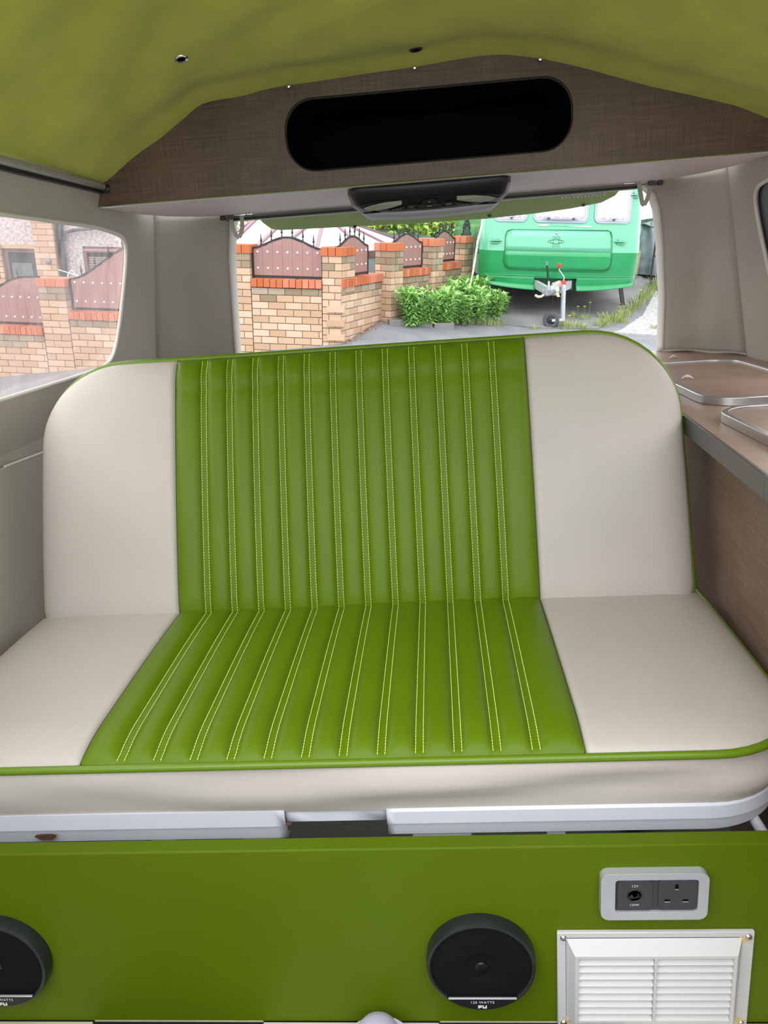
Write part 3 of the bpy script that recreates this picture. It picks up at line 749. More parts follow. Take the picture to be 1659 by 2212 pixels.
# lilac slipper toe in front of the board
sl = empty('slipper', (-.122, -.068, .004))
def toe(t, a, k=1.0):
    y = .062 - .26 * t; r = (1 - (1 - min(1, t / .42)) ** 2) ** .5 if t < .42 else 1
    return y, r
mb = MB(); pr = []
for t in np.linspace(0.0005, .8, 16):
    y, r = toe(t, 0)
    pr.append([(0.045 * r * math.cos(a), y, .012 + .055 * r * max(0, math.sin(a)) ** .8) for a in np.linspace(0, math.pi, 17)])
mb.grid(lambda i, j: pr[int(i)][int(j)], range(16), range(17)); mb.build('upper', lilac, sl, smooth=True, sharp=0, solid=.003)
soleo = [(.048 * math.cos(a), .02 + .046 * math.sin(a)) for a in np.linspace(0, math.pi, 15)] + [(-.046, -.15), (.046, -.15)]
MB().prism(soleo, 0, .014, lambda a, b, h: (a, b, h)).build('sole', mat('pale_lilac', (.70, .66, .84), rough=.6), sl, bevel=.004)
tag(sl, 'rounded pale lilac slipper toe at the bottom picture edge', 'slipper')

# ================================================================== LIGHT BLOCKERS (unseen low walls added behind the camera to cut frontal light; open above)
blockg = mat('cab_grey', (.10, .10, .105), rough=.7)
tag(MB().box((0, -1.62, .40), (1.78, .04, .84)).build('wall_front', blockg), 'grey cab bulkhead facing the bench seat', 'wall', kind='structure')
for s_, sd2 in ((-1, 'left'), (1, 'right')):
    tag(MB().box((s_ * .872, -1.10, .34), (.02, 1.0, .72)).build('trim_3' if s_ < 0 else 'trim_4', blockg), 'grey %s cab door lining ahead of the side wall' % sd2, 'sill', kind='structure')

# ================================================================== OUTDOORS
def gw(v, u):
    u0 = 8.3 + 1.75 * sstep((v + .3) / 2.2)
    w_ = .16 * max(0.0, min(u, 15.0) - u0) * (1 if u < 15 else 1)
    w_ += .155 * min(0.0, v + .5) * sstep((u - 3) / 4) + .09 * max(-2.5, min(2.5, v)) * (1 - sstep((u - 3) / 4))
    return w_
gus = sorted(set(list(np.linspace(-12, 4, 12)) + list(np.linspace(4, 16, 60)) + list(np.linspace(16, 45, 10))))
gvs = sorted(set(list(np.linspace(-30, -6, 8)) + list(np.linspace(-6, 7, 53)) + list(np.linspace(7, 30, 8))))
tarmac = mat('tarmac', (.19, .19, .205), rough=.9, noise=.14, nscale=3.5, bump=.5, bscale=60, detail=8)
concrete = mat('concrete', (.20, .195, .19), rough=.9, noise=.22, nscale=2.5, bump=.5, bscale=50, detail=8)
gnd = MB().grid(lambda v, u: (v, u, gw(v, u)), gvs, gus).build('ground', tarmac, smooth=True, sharp=0, out=True)
tag(gnd, 'grey tarmac driveway sloping up behind the van', 'driveway', kind='structure')
def patch(name, poly, lift, matr, label, cat, res=.25):
    """flat-lying slab following the ground inside a (v,u) polygon"""
    tris = tessellate_polygon([[Vector((a, b, 0)) for a, b in poly]]); import bmesh
    bm = bmesh.new(); vv = [bm.verts.new((a, b, 0)) for a, b in poly]
    for t in tris: bm.faces.new([vv[i] for i in t])
    for _ in range(6):
        es = [e for e in bm.edges if e.calc_length() > res]
        if not es: break
        bmesh.ops.subdivide_edges(bm, edges=es, cuts=1)
        bmesh.ops.triangulate(bm, faces=bm.faces)
    for v in bm.verts: v.co.z = gw(v.co.x, v.co.y) + lift
    bmesh.ops.recalc_face_normals(bm, faces=bm.faces)
    me = bpy.data.meshes.new(name); bm.to_mesh(me); bm.free()
    o = put(name, me, matr, None, 0, True, solid=.03)
    tag(o, label, cat, kind='structure'); return o
patch('concrete_slab', [(.95, 9.95), (1.5, 10.15), (2.0, 10.10), (2.7, 10.10), (3.3, 10.9), (3.9, 12.2), (4.6, 15), (.9, 15), (.75, 11.5), (1.1, 10.6)], .0, concrete, 'worn concrete slab under the green caravan', 'slab')
gravel_bed = mat('gravel_bed', (.36, .345, .34), rough=.95, noise=.25, nscale=25, bump=1, bscale=90)
patch('gravel_bed', [(2.85, 9.85), (3.45, 10.7), (4.15, 12.3), (5.0, 15), (9, 15), (9, 9.2), (4.2, 9.3)], .004, gravel_bed, 'pale gravel strip right of the caravan', 'gravel')
# gravel stones
st_ = MB(); poly_g = [(2.9, 9.9), (3.5, 10.8), (4.3, 12.6), (4.6, 12.6), (4.6, 9.6)]
def inside(p_, poly):
    x, y = p_; c = False; j = len(poly) - 1
    for i in range(len(poly)):
        if (poly[i][1] > y) != (poly[j][1] > y) and x < (poly[j][0] - poly[i][0]) * (y - poly[i][1]) / (poly[j][1] - poly[i][1] + 1e-9) + poly[i][0]: c = not c
        j = i
    return c
for _ in range(5200):
    a, b = random.uniform(2.9, 4.6), random.uniform(9.6, 12.6)
    if not inside((a, b), poly_g): continue
    r = random.uniform(.008, .020); z = gw(a, b) + .008
    an = random.uniform(0, 6.28); c_, s_ = math.cos(an) * r, math.sin(an) * r * .7
    st_.add([(a + c_, b + s_, z + .2 * r), (a - s_, b + c_, z), (a - c_, b - s_, z + .3 * r), (a + s_, b - c_, z), (a, b, z + r * .9)], [(0, 1, 4), (1, 2, 4), (2, 3, 4), (3, 0, 4)])
tag(st_.build('gravel_stones', mat('pale_stone', (.46, .44, .425), rough=.85, noise=.35, nscale=30), out=True), 'loose pale gravel right of the caravan', 'gravel', kind='stuff')

# ---- brickwork
buff = mat('buff_brick', (.55, .37, .25), rough=.9, noise=.16, nscale=30, bump=.6, bscale=90, rand=.14)
buff_dirty = mat('weathered_brick', (.33, .25, .17), rough=.95, noise=.35, nscale=22, bump=.6, bscale=90, rand=.2)
redb = mat('red_brick', (.50, .15, .07), rough=.85, noise=.12, nscale=30, bump=.4, bscale=90, rand=.12)
mortar = mat('mortar', (.20, .145, .105), rough=.95, noise=.12, nscale=40)
BRK = {}
def unit_brick(mm):
    if mm.name not in BRK:
        mb = MB(); b = .045
        me = MB().box((0, 0, 0), (1, 1, 1)).mesh('brick'); me.materials.append(mm); BRK[mm.name] = me
    return BRK[mm.name]
def brick(parent, mm, c, d, ax, name='brick'):
    """c centre in parent axes (along, out, up); d size"""
    o = bpy.data.objects.new(name, unit_brick(mm)); COL.objects.link(o); o.parent = parent
    o.location = c; o.scale = d; return o
LB, HB = .185, .0745
def courses(parent, s0, s1, w0, w1, face, inset=0.0, phase=0, dirty=0, topw=None):
    """lay stretcher courses from s0..s1 (along local +X), heights w1 down to w0, outer face at local y=face"""
    n_ = int(round((w1 - w0) / HB))
    for k in range(n_):
        z = w1 - (k + .5) * HB; off = (LB / 2 if (k + phase) % 2 else 0)
        x = s0 - off
        while x < s1 - .01:
            a, b = max(x, s0), min(x + LB, s1)
            if b - a > .03:
                mm = buff_dirty if (k < dirty and random.random() < .93) or (k == dirty and random.random() < .22) else buff
                brick(parent, mm, ((a + b) / 2, face + .04 + random.uniform(-.002, .002), z), (b - a - .008, .08, HB - .009), 0)
            x += LB
def rowlock(parent, s0, s1, w_top, y0, y1, h=.085, bw=.068):
    n_ = max(1, round((s1 - s0) / bw)); bw = (s1 - s0) / n_
    for k in range(n_):
        brick(parent, redb, (s0 + (k + .5) * bw, (y0 + y1) / 2, w_top - h / 2 + random.uniform(-.002, .002)), (bw - .007, y1 - y0, h), 0, 'coping_brick')
def wall_bay(p, q, w0, w1, label, hgt_cop=True, setback=.0, ph=0, dirty=1, s_from=0.0, s_to=None):
    """wall from plan point p to q (v,u); local X along, local Y away from the drive"""
    L = math.hypot(q[0] - p[0], q[1] - p[1]); rz = math.atan2(q[1] - p[1], q[0] - p[0])
    e = empty('brick_wall', (p[0], p[1], 0), rz, out=True)
    s_to = L if s_to is None else s_to
    MB().box((L / 2, setback + .115, (w0 + w1 - .01) / 2), (L, .214, w1 - w0 - .01)).build('mortar_core', mortar, e)
    courses(e, s_from, s_to, w0, w1, setback, phase=ph, dirty=dirty)
    if hgt_cop: rowlock(e, 0.0, L, w1 + .09, setback - .018, setback + .24)
    tag(e, label, 'wall', 'bays of the boundary wall'); return e
def pier(corner, rz, sx, sy, w0, w1, label, faces='fr', dirty=2, cap=.085):
    """corner = nearest plan corner; local X runs along the front face to the right, local Y goes back"""
    e = empty('brick_pier', (corner[0], corner[1], 0), rz, out=True)
    MB().box((sx / 2, sy / 2, (w0 + w1) / 2), (sx - .012, sy - .012, w1 - w0)).build('mortar_core', mortar, e)
    n_ = int(round((w1 - w0) / HB))
    for k in range(n_):
        z = w1 - (k + .5) * HB; mm = lambda: buff_dirty if (k < dirty and random.random() < .85) else buff
        cut = sx * (.64 if k % 2 else .34)
        for a, b in ((0, cut), (cut, sx)):
            brick(e, mm(), ((a + b) / 2, .04, z), (b - a - .008, .08, HB - .009), 0)
        cut = sy * (.38 if k % 2 else .66)
        for a, b in ((.082, max(.12, cut)), (max(.12, cut), sy)):
            for xx in ((sx - .04,) if 'r' in faces else ()) + ((.04,) if 'l' in faces else ()):
                if b - a > .03: brick(e, mm(), (xx, (a + b) / 2, z), (.0801, b - a - .008, HB - .009), 0)
    nb = 3; ov = .012
    for k in range(nb):
        bw = (sx + 2 * ov) / nb
        brick(e, redb, (-ov + (k + .5) * bw, sy / 2, w1 + cap / 2), (bw - .007, sy + 2 * ov, cap), 0, 'cap_brick')
    tag(e, label, 'pier', 'brick piers of the boundary wall'); return e

WD = Vector((.992, -.124))                      # front wall direction, left to right
WC = Vector((-.701, 8.5))                       # right end of the front wall
def fwp(s): p_ = WC - WD * s; return (p_.x, p_.y)
fz = math.atan2(WD.y, WD.x)
wall_bay(fwp(.783), fwp(.006), -.15, .595, 'low buff brick wall bay left of the corner pier', dirty=1)
wall_bay(fwp(2.922), fwp(1.058), -.57, .175, 'long low brick wall bay running behind the left rear pillar', ph=1)
wall_bay(fwp(5.6), fwp(3.253), -.65, -.015, 'lowest brick wall bay at the left picture edge', ph=0)
pc = [fwp(.012), fwp(1.06), fwp(3.25)]
# corner pier: extra splayed end towards the driveway
pier(fwp(.004), fz, .215, .30, -.15, .935, 'brick pier on the wall corner beside the driveway', faces='fl', dirty=2)
pier((-.4885, 8.4730), math.atan2(.91, .415), .30, .22, .595, .935, 'narrow brick pier return facing the driveway', faces='f', dirty=2)
pier(fwp(1.055), fz, .27, .27, -.55, .940, 'brick pier just right of the left rear pillar', faces='fr')
pier(fwp(3.25), fz, .325, .27, -.66, .530, 'brick pier seen through the left side window', faces='fr')
D2 = Vector((.415, .91)).normalized()
s2a = (-.490, 8.470); s2b = (s2a[0] + D2.x * 1.00, s2a[1] + D2.y * 1.00)
wall_bay(s2a, s2b, -.15, .612, 'splayed brick wall bay turning back along the driveway', ph=1, dirty=1)
# alternate bricks proud at the corner
tooth = empty('quoin', (-.56, 8.468, 0), fz, out=True)
for k in range(5):
    z = .43 - k * 2 * HB - HB / 2
    brick(tooth, buff, (.0, .030, z), (.19, .075, HB - .010), 0)
tag(tooth, 'proud alternate bricks stepping down the wall corner', 'quoin')
D3 = Vector((.545, .838)).normalized()
pier((.038 - .838 * .235, 9.30 + .545 * .235), -math.atan2(.545, .838), .235, .25, .10, .955, 'brick pier at the near end of the weed bed', faces='fr', dirty=3)
pier((.558 - .838 * .235, 10.10 + .545 * .235), -math.atan2(.545, .838), .235, .25, .25, .985, 'brick pier halfway along the weed bed', faces='fr', dirty=4)
pier((1.021 - .838 * .235, 10.90 + .545 * .235), -math.atan2(.545, .838), .235, .25, .35, 1.00, 'brick pier closest to the green caravan', faces='fr', dirty=4)
off3 = Vector((-.838, .545)) * .05
def seg3(a, b): return ((a[0] + off3.x, a[1] + off3.y), (b[0] + off3.x, b[1] + off3.y))
p_, q_ = seg3((.17, 9.51), (.56, 10.10)); wall_bay(p_, q_, .24, .645, 'short brick wall bay behind the weeds, nearer one', dirty=3)
p_, q_ = seg3((.69, 10.31), (1.02, 10.88)); wall_bay(p_, q_, .30, .675, 'short brick wall bay behind the weeds, farther one', dirty=3)

# ---- maroon fence panels
maroon = mat('maroon_board', (.31, .165, .15), rough=.45, noise=.06, nscale=8, spec=.5)
iron = mat('black_iron', (.012, .012, .014), rough=.45)
stud_w = mat('white_stud', (.85, .83, .82), rough=.4)
def fence(p, q, w0, hside, hump, boards, label, nfin=6, shape='hump', rows_=(.075, .24), fin=True):
    L = math.hypot(q[0] - p[0], q[1] - p[1]); rz = math.atan2(q[1] - p[1], q[0] - p[0])
    e = empty('fence_panel', (p[0], p[1], w0), rz, out=True)
    def top(x):
        t = max(0.0, min(1.0, x / L))
        if shape == 'hump': return hside + hump * (.5 - .5 * math.cos(2 * math.pi * t)) ** .85
        return hside + hump * sstep(t * 1.15)
    bw = L / boards
    for k in range(boards):
        a, b = k * bw + .001, (k + 1) * bw - .001
        xs_ = np.linspace(a, b, 4)
        poly = [(a, 0.0), (b, 0.0)] + [(x, top(x)) for x in reversed(xs_)]
        MB().prism(poly, .006, .018, lambda u, v, h: (u, h, v)).build('board', maroon, e)
    fr = MB(); xs_ = list(np.linspace(0, L, 25))
    for i in range(24): fr.bar((xs_[i], .012, top(xs_[i]) + .004), (xs_[i + 1], .012, top(xs_[i + 1]) + .004), .026, .012, (0, 1, 0))
    fr.bar((0, .012, -.03), (0, .012, top(0) + .008), .018, .026); fr.bar((L, .012, -.03), (L, .012, top(L) + .008), .018, .026); fr.bar((-.01, .012, -.012), (L + .01, .012, -.012), .026, .024, (0, 1, 0))
    fr.build('frame', iron, e)
    for r_ in rows_:
        for k in range(boards):
            M_ = Matrix.Translation(((k + .5) * bw, .006, r_)) @ Matrix.Rotation(math.pi / 2, 4, 'X')
            MB().lathe([(0, .009), (.007, .0075), (.0115, .003), (.012, 0)], 10, M_).build('stud', stud_w, e, smooth=True)
    if fin:
        for k in range(nfin):
            x = L * (k + .85) / (nfin + .7); z = top(x)
            MB().lathe([(.006, 0), (.006, .02), (.011, .026), (.006, .034), (.006, .045), (.014, .058), (.009, .075), (.004, .12), (0, .14)], 8, Matrix.Translation((x, .012, z))).build('finial', iron, e, smooth=True)
    tag(e, label, 'fence panel', 'maroon panels on the boundary wall'); return e
def fo(s, back=.07): p_ = WC - WD * s; nb_ = Vector((-WD.y, WD.x)); p_ = p_ + nb_ * back; return (p_.x, p_.y)
fence(fo(.775), fo(.010), .715, .27, .115, 7, 'wide arched maroon panel between two piers facing the rear window', 6)
fence(fo(2.895), fo(1.07), .305, .30, .40, 17, 'very wide maroon panel rising behind the left rear pillar', 10, rows_=(.068, .272))
fence(fo(4.40), fo(3.26), .115, .10, .40, 11, 'maroon panel at the left picture edge sloping up to its pier', 3, shape='ramp', rows_=(.06, .28))
def dpt(a, k, d): return (a[0] + d.x * k, a[1] + d.y * k)
N2 = Vector((-D2.y, D2.x))
a2 = Vector(s2a) + N2 * .09 + D2 * .055; b2 = a2 + D2 * .76
fence((a2.x, a2.y), (b2.x, b2.y), .735, .275, .105, 7, 'arched maroon panel right of the corner pier', 6, rows_=(.085, .235))
a3 = Vector((.10, 9.42)) + Vector((-.838, .545)) * .10; b3 = Vector((.50, 10.04)) + Vector((-.838, .545)) * .10
fence((a3.x, a3.y), (b3.x, b3.y), .765, .255, .105, 7, 'second arched maroon panel along the driveway', 6, rows_=(.07, .215))
a4 = Vector((.64, 10.22)) + Vector((-.838, .545)) * .10; b4 = Vector((.97, 10.84)) + Vector((-.838, .545)) * .10
fence((a4.x, a4.y), (b4.x, b4.y), .80, .25, .10, 7, 'third arched maroon panel along the driveway', 6, rows_=(.07, .21))
a5 = Vector((1.00, 11.12)); b5 = Vector((1.165, 11.62))
fence((a5.x, a5.y), (b5.x, b5.y), .86, .24, .115, 7, 'farthest arched maroon panel beside the caravan edge', 6, rows_=(.07, .20))

# ---- kerb and litter at the wall foot
for k in range(3):
    a = Vector((.0 + .27 * k, 9.30 + .10 * k)); g_ = gw(a.x + .13, a.y)
    ko = MB().box((a.x + .135, a.y + .02, g_ + .005), (.262, .09, .11), .34).build('kerb_stone', concrete, out=True, bevel=.008)
    tag(ko, ('grey kerb stone at the foot of the near pier', 'middle grey kerb stone below the weeds', 'grey kerb stone half covered by weeds')[k], 'kerb', 'kerb stones by the weed bed')
lt = MB()
for _ in range(260):
    t = random.random(); a = Vector(s2a) + D2 * t * 1.05 + Vector((D2.y, -D2.x)) * (abs(random.gauss(0, .05)) + .01)
    r = random.uniform(.006, .02); an = random.uniform(0, 6.28); z = gw(a.x, a.y) + .012
    lt.add([(a.x + r * math.cos(an), a.y + r * math.sin(an), z), (a.x - .4 * r * math.sin(an), a.y + .4 * r * math.cos(an), z + r * .5), (a.x - r * math.cos(an), a.y - r * math.sin(an), z)], [(0, 1, 2)])
tag(lt.build('leaf_litter', mat('dead_leaf', (.30, .18, .10), rough=.9, noise=.5, nscale=40), out=True), 'dead leaves and crumbs along the foot of the splayed wall', 'litter', kind='stuff')

# ---- foliage
def leaf_mat(name, c, c2): 
    m_ = mat(name, c, rough=.55, col2=c2, nscale=7, spec=.3)
    b = m_.node_tree.nodes['Principled BSDF']; b.inputs['Subsurface Weight'].default_value = 0
    return m_
def leaf(mb, p, d, n_, L, W):
    """pointed leaf from p along d"""
    d = d.normalized(); s_ = d.cross(n_).normalized(); up = s_.cross(d)
    a = p + d * L * .45 + up * L * .10; t_ = p + d * L - up * L * .12
    mb.add([p, a + s_ * W / 2, t_, a - s_ * W / 2, a + up * (-W * .12)], [(0, 1, 4), (1, 2, 4), (2, 3, 4), (3, 0, 4)])
def weed_mesh(seed, h):
    rg = random.Random(seed); mb = MB(); stem = MB()
    for _ in range(9):
        an = rg.uniform(0, 6.28); ln = rg.uniform(.05, .45); hh = h * rg.uniform(.6, 1.0)
        pts = [Vector((.05 * math.cos(an) * rg.random(), .05 * math.sin(an) * rg.random(), 0))]
        for k in range(1, 7):
            t = k / 6; pts.append(Vector((math.cos(an) * ln * h * t ** 1.4, math.sin(an) * ln * h * t ** 1.4, hh * t)))
        stem.tube(pts, .004, 5)
        for k in range(1, 7):
            for q in range(5 if k < 6 else 7):
                b = rg.uniform(0, 6.28); el = rg.uniform(-.1, .7) if k < 6 else rg.uniform(.2, 1.1)
                leaf(mb, pts[k], Vector((math.cos(b) * math.cos(el), math.sin(b) * math.cos(el), math.sin(el))), Vector((0, 0, 1)) + Vector((rg.uniform(-.3, .3), rg.uniform(-.3, .3), 0)), rg.uniform(.07, .14), rg.uniform(.025, .042))
    return mb.mesh('leaves', False), stem.mesh('stems', True)
weed_g = leaf_mat('weed_green', (.20, .44, .08), (.42, .66, .24)); stem_g = mat('stem_green', (.16, .28, .07), rough=.6)
wm = [weed_mesh(11 + i, .42) for i in range(4)]
for a, b in wm: a.materials.append(weed_g); b.materials.append(stem_g)
spots = []
rgw = random.Random(5)
for k in range(48):
    t = (k + rgw.random()) / 48; base = Vector((.10, 9.36)).lerp(Vector((1.22, 11.0)), t)
    off = rgw.uniform(.10, .20 + .42 * min(1.0, t * 1.8)); p_ = base + Vector((.838, -.545)) * off
    if p_.x > 1.22 and p_.y > 10.2: p_.x = 1.22 - rgw.random() * .1
    spots.append((p_.x, p_.y, rgw.uniform(.70, 1.0)))
for k in range(14):
    t = k / 13; spots.append((.80 + .72 * t + rgw.uniform(-.06, .06), 9.92 + .66 * t + rgw.uniform(-.04, .12), rgw.uniform(.45, .62)))
for k, (a, b, sc_) in enumerate(spots):
    e = empty('leafy_weed', (a, b, max(gw(a, b), .10) - .01), rgw.uniform(0, 6.28), out=True)
    me_ = wm[k % 4]; o1 = put('leaves', me_[0], None, e); o2 = put('stems', me_[1], None, e); o1.scale = o2.scale = (sc_, sc_, sc_)
    tag(e, 'bright green leafy weed in the bed beside the brick piers', 'weed', 'weeds in the bed by the driveway')
grass_g = leaf_mat('grass_green', (.20, .32, .07), (.46, .44, .20))
def tuft_mesh(seed, n_=60, h=.085):
    rg = random.Random(seed); mb = MB()
    for _ in range(n_):
        an = rg.uniform(0, 6.28); r = rg.uniform(0, .10); l_ = h * rg.uniform(.5, 1.3); ln = rg.uniform(.1, .9)
        p_ = Vector((r * math.cos(an), r * math.sin(an), 0)); q = p_ + Vector((math.cos(an) * ln * l_, math.sin(an) * ln * l_, l_)); m_ = p_.lerp(q, .55) + Vector((0, 0, .02))
        s_ = Vector((-math.sin(an), math.cos(an), 0)) * .0035
        mb.add([p_ - s_, p_ + s_, m_ + s_ * .8, m_ - s_ * .8, q], [(0, 1, 2, 3), (3, 2, 4)])
    return mb.mesh('blades')
tms = [tuft_mesh(40 + i) for i in range(3)]
for t in tms: t.materials.append(grass_g)
tsp = [(.95, 9.85, 1), (1.05, 9.95, .9), (1.2, 10.02, 1.2), (1.32, 10.05, 1.0), (1.42, 10.08, .9), (1.88, 10.05, .6), (2.30, 10.12, 1.1), (2.42, 10.16, 1.0), (2.52, 10.10, .8), (2.75, 10.22, 1.0), (2.85, 10.32, 1.2), (2.95, 10.42, 1.1), (3.05, 10.50, 1.3), (3.15, 10.62, 1.2), (3.25, 10.78, 1.3), (3.35, 10.95, 1.2), (3.45, 11.10, 1.3), (3.58, 11.3, 1.3), (3.70, 11.55, 1.3), (3.85, 11.8, 1.3), (4.0, 12.1, 1.4), (4.15, 12.4, 1.4), (2.62, 10.5, .8), (2.50, 10.6, .8), (3.45, 10.15, .8), (3.1, 10.42, .9), (2.9, 10.6, .9)]
for k, (a, b, sc_) in enumerate(tsp):
    o = put('grass_tuft', tms[k % 3], None, None, 0, True); o.matrix_world = MO @ Matrix.Translation((a, b, gw(a, b))) @ Matrix.Rotation(k * 1.3, 4, 'Z') @ Matrix.Diagonal((sc_, sc_, sc_, 1))
    tag(o, 'scruffy grass tuft in the cracks around the caravan slab', 'grass tuft', 'grass tufts around the caravan')
yel = mat('dandelion_yellow', (.75, .60, .05), rough=.6)
for k, (a, b, h_) in enumerate(((1.02, 9.92, .16), (2.36, 10.25, .12), (2.62, 10.55, .16), (2.70, 10.60, .20), (2.55, 10.62, .14), (3.62, 11.45, .16))):
    e = empty('dandelion', (a, b, gw(a, b)), 0, out=True)
    MB().tube([(0, 0, 0), (.006, 0, h_ * .5), (0, .004, h_)], .0025, 5).build('stalk', stem_g, e, smooth=True)
    MB().lathe([(0, h_ - .004), (.012, h_), (.020, h_ + .008), (.014, h_ + .012), (0, h_ + .013)], 12).build('flower_head', yel, e, smooth=True)
    tag(e, 'yellow dandelion flower on the ground around the caravan', 'dandelion', 'dandelions around the caravan')
def tree(name, c, rad, n_, L, mm, label, seed, trunk=True):
    rg = np.random.default_rng(seed); e = empty(name, (c[0], c[1], gw(c[0], c[1])), 0, out=True); z0 = gw(c[0], c[1])
    mb = MB(); cl_ = rg.normal(size=(14, 3)); cl_ /= np.linalg.norm(cl_, axis=1)[:, None]; cl_ *= np.array(rad) * rg.uniform(.3, .85, (14, 1))
    for i in range(n_):
        q = cl_[rg.integers(14)] + rg.normal(size=3) * np.array(rad) * .22
        d = Vector(rg.normal(size=3)); n2_ = Vector(rg.normal(size=3)) + Vector((0, 0, 1.5))
        leaf(mb, Vector((q[0], q[1], c[2] - z0 + q[2])), d, n2_, L * rg.uniform(.7, 1.3), L * .55)
    mb.build('crown', mm, e)
    if trunk:
        MB().tube([(0, 0, 0), (.05, 0, (c[2] - z0) * .5), (0, .03, c[2] - z0)], [.09, .07, .03], 8).build('trunk', mat('bark', (.12, .085, .06), rough=.9, noise=.3), e, smooth=True)
        for k in range(4):
            a = k * 1.7; MB().tube([(0, 0, (c[2] - z0) * .6), (rad[0] * .5 * math.cos(a), rad[1] * .5 * math.sin(a), c[2] - z0 + rad[2] * .3)], [.035, .012], 6).build('branch', MATS['bark'], e, smooth=True)
    tag(e, label, 'tree', 'trees behind the boundary wall')
lime = leaf_mat('lime_leaves', (.30, .48, .06), (.55, .68, .16)); midg = leaf_mat('mid_leaves', (.16, .30, .05), (.32, .46, .11)); dkg = leaf_mat('dark_leaves', (.03, .075, .02), (.07, .13, .04))
tree('tree', (-.35, 15.2, 1.35), (1.0, .8, .9), 3400, .13, lime, 'lime green tree rising behind the conservatory roof', 3)
tree('tree', (.65, 16.6, 1.25), (1.0, .8, .9), 3400, .13, MATS['lime_leaves'], 'lime green tree directly behind the second and third panels', 4)
tree('tree', (2.3, 17.6, 1.4), (.9, .8, 1.0), 3000, .14, midg, 'mid green tree between the far panels and the caravan', 5)
tree('tree', (1.80, 15.9, 2.1), (.42, .5, .6), 1500, .12, dkg, 'dark evergreen tree at the caravan roof corner', 6)
tree('tree', (-1.6, 17.5, 1.6), (1.5, .9, 1.2), 2600, .16, midg, 'tall green tree far behind the conservatory', 8)

# ---- conservatory
cons_ = empty('conservatory', (-1.2, 12.2, 0), 0, out=True); CO = Vector((-1.2, 12.2, 0))
poly_c = mat('polycarbonate', (.60, .62, .68), rough=.25); mar2 = mat('maroon_upvc', (.24, .125, .13), rough=.4)
rdg = [Vector(p_) - CO for p_ in ((-1.888, 12.2, 1.30), (-1.888, 12.2, 1.30), (-1.449, 12.2, 1.305), (-1.0, 12.2, 1.31), (-.955, 12.2, 1.314), (-.955, 12.2, 1.314), (-.955, 12.2, 1.314), (-.955, 12.2, 1.314))]
ev = [Vector(p_) - CO for p_ in ((-2.665, 11.6, .70), (-2.283, 11.0, .79), (-1.849, 10.75, .81), (-1.522, 10.7, .82), (-.971, 10.7, .83), (-.287, 11.0, .83), (.17, 11.8, .83), (.569, 12.6, .83))]
dz = Vector((0, 0, .02)); lift = Vector((0, 0, .014))
for i in range(len(ev)):
    MB().bar(rdg[i] + lift, ev[i] + lift, .05, .03).build('glazing_bar', mar2, cons_)
    if i == len(ev) - 1: break
    a, b, c, d = rdg[i], ev[i], ev[i + 1], rdg[i + 1]
    if (a - d).length < 1e-4: MB().add([a, b, c, a - dz, b - dz, c - dz], [(0, 1, 2), (5, 4, 3), (0, 3, 4, 1), (1, 4, 5, 2), (2, 5, 3, 0)]).build('roof_pane', poly_c, cons_)
    else: MB().add([a, b, c, d, a - dz, b - dz, c - dz, d - dz], [(0, 1, 2), (0, 2, 3), (6, 5, 4), (7, 6, 4), (0, 4, 5, 1), (1, 5, 6, 2), (2, 6, 7, 3), (3, 7, 4, 0)]).build('roof_pane', poly_c, cons_)
    MB().bar(ev[i], ev[i + 1], .06, .09).build('eaves_beam', mar2, cons_)
    MB().add([b, c, Vector((c.x, c.y, -.5)), Vector((b.x, b.y, -.5))], [(0, 1, 2, 3)]).build('side_pane', mat('side_glazing', (.35, .38, .40), rough=.1), cons_, solid=.03)
MB().bar(rdg[0] + lift, rdg[-1] + lift, .07, .05).build('ridge_cap', mar2, cons_)
bk = [Vector((.569, 12.6, .83)) - CO, Vector((.3, 13.6, .83)) - CO, Vector((-2.4, 13.6, .75)) - CO, Vector((-2.665, 11.6, .70)) - CO]
MB().add([rdg[-1], bk[0], bk[1], bk[2], bk[3], rdg[0]], [(0, 1, 2), (0, 2, 3, 5), (5, 3, 4)]).build('roof_pane', poly_c, cons_, solid=.02)
tag(cons_, 'conservatory with pale faceted roof and maroon glazing bars', 'conservatory')

# ---- house seen through the left side window
ho = empty('house', (-5.0, 12.5, 0), 0, out=True); HO = Vector((-5.0, 12.5, 0))
dash = mat('pebbledash', (.50, .45, .445), rough=.95, noise=.38, nscale=24, bump=1.0, bscale=30, detail=8)
def hp(v, u, w_): return (v + 5.0, u - 12.5, w_)
def hwall(v0, v1, w0, w1, name, mm, y0=0, th=.2, holes=()):
    return MB().prism([(v0 + 5, w0), (v1 + 5, w0), (v1 + 5, w1), (v0 + 5, w1)], 0, th, lambda a, b, h: (a, y0 + h, b), [[(p_[0] + 5, p_[1]) for p_ in hl] for hl in holes]).build(name, mm, ho)
dr = [(-5.97, -.8), (-5.36, -.8), (-5.36, .735), (-5.97, .735)]; wn = [(-4.73, -.15), (-4.13, -.15), (-4.13, .785), (-4.73, .785)]
hwall(-7.2, -5.35, .80, 4.0, 'pebbledash_wall', dash)
hwall(-5.09, -3.5, -.9, 4.0, 'pebbledash_wall', dash, holes=[wn])
hwall(-6.05, -5.35, .735, .80, 'lintel', mat('buff_stone', (.50, .36, .22), rough=.8), -.015)
hwall(-7.2, -5.97, -.9, .80, 'brick_backing', mortar)
for k in range(10):
    for j in range(4):
        x0_ = -6.75 + j * .20 + (.10 if k % 2 else 0); x1_ = min(x0_ + .19, -5.98)
        if x1_ - x0_ > .05: brick(ho, buff, ((x0_ + x1_) / 2 + 5, -.015, .76 - k * .085 - .0), (x1_ - x0_ - .006, .05, .076), 0)
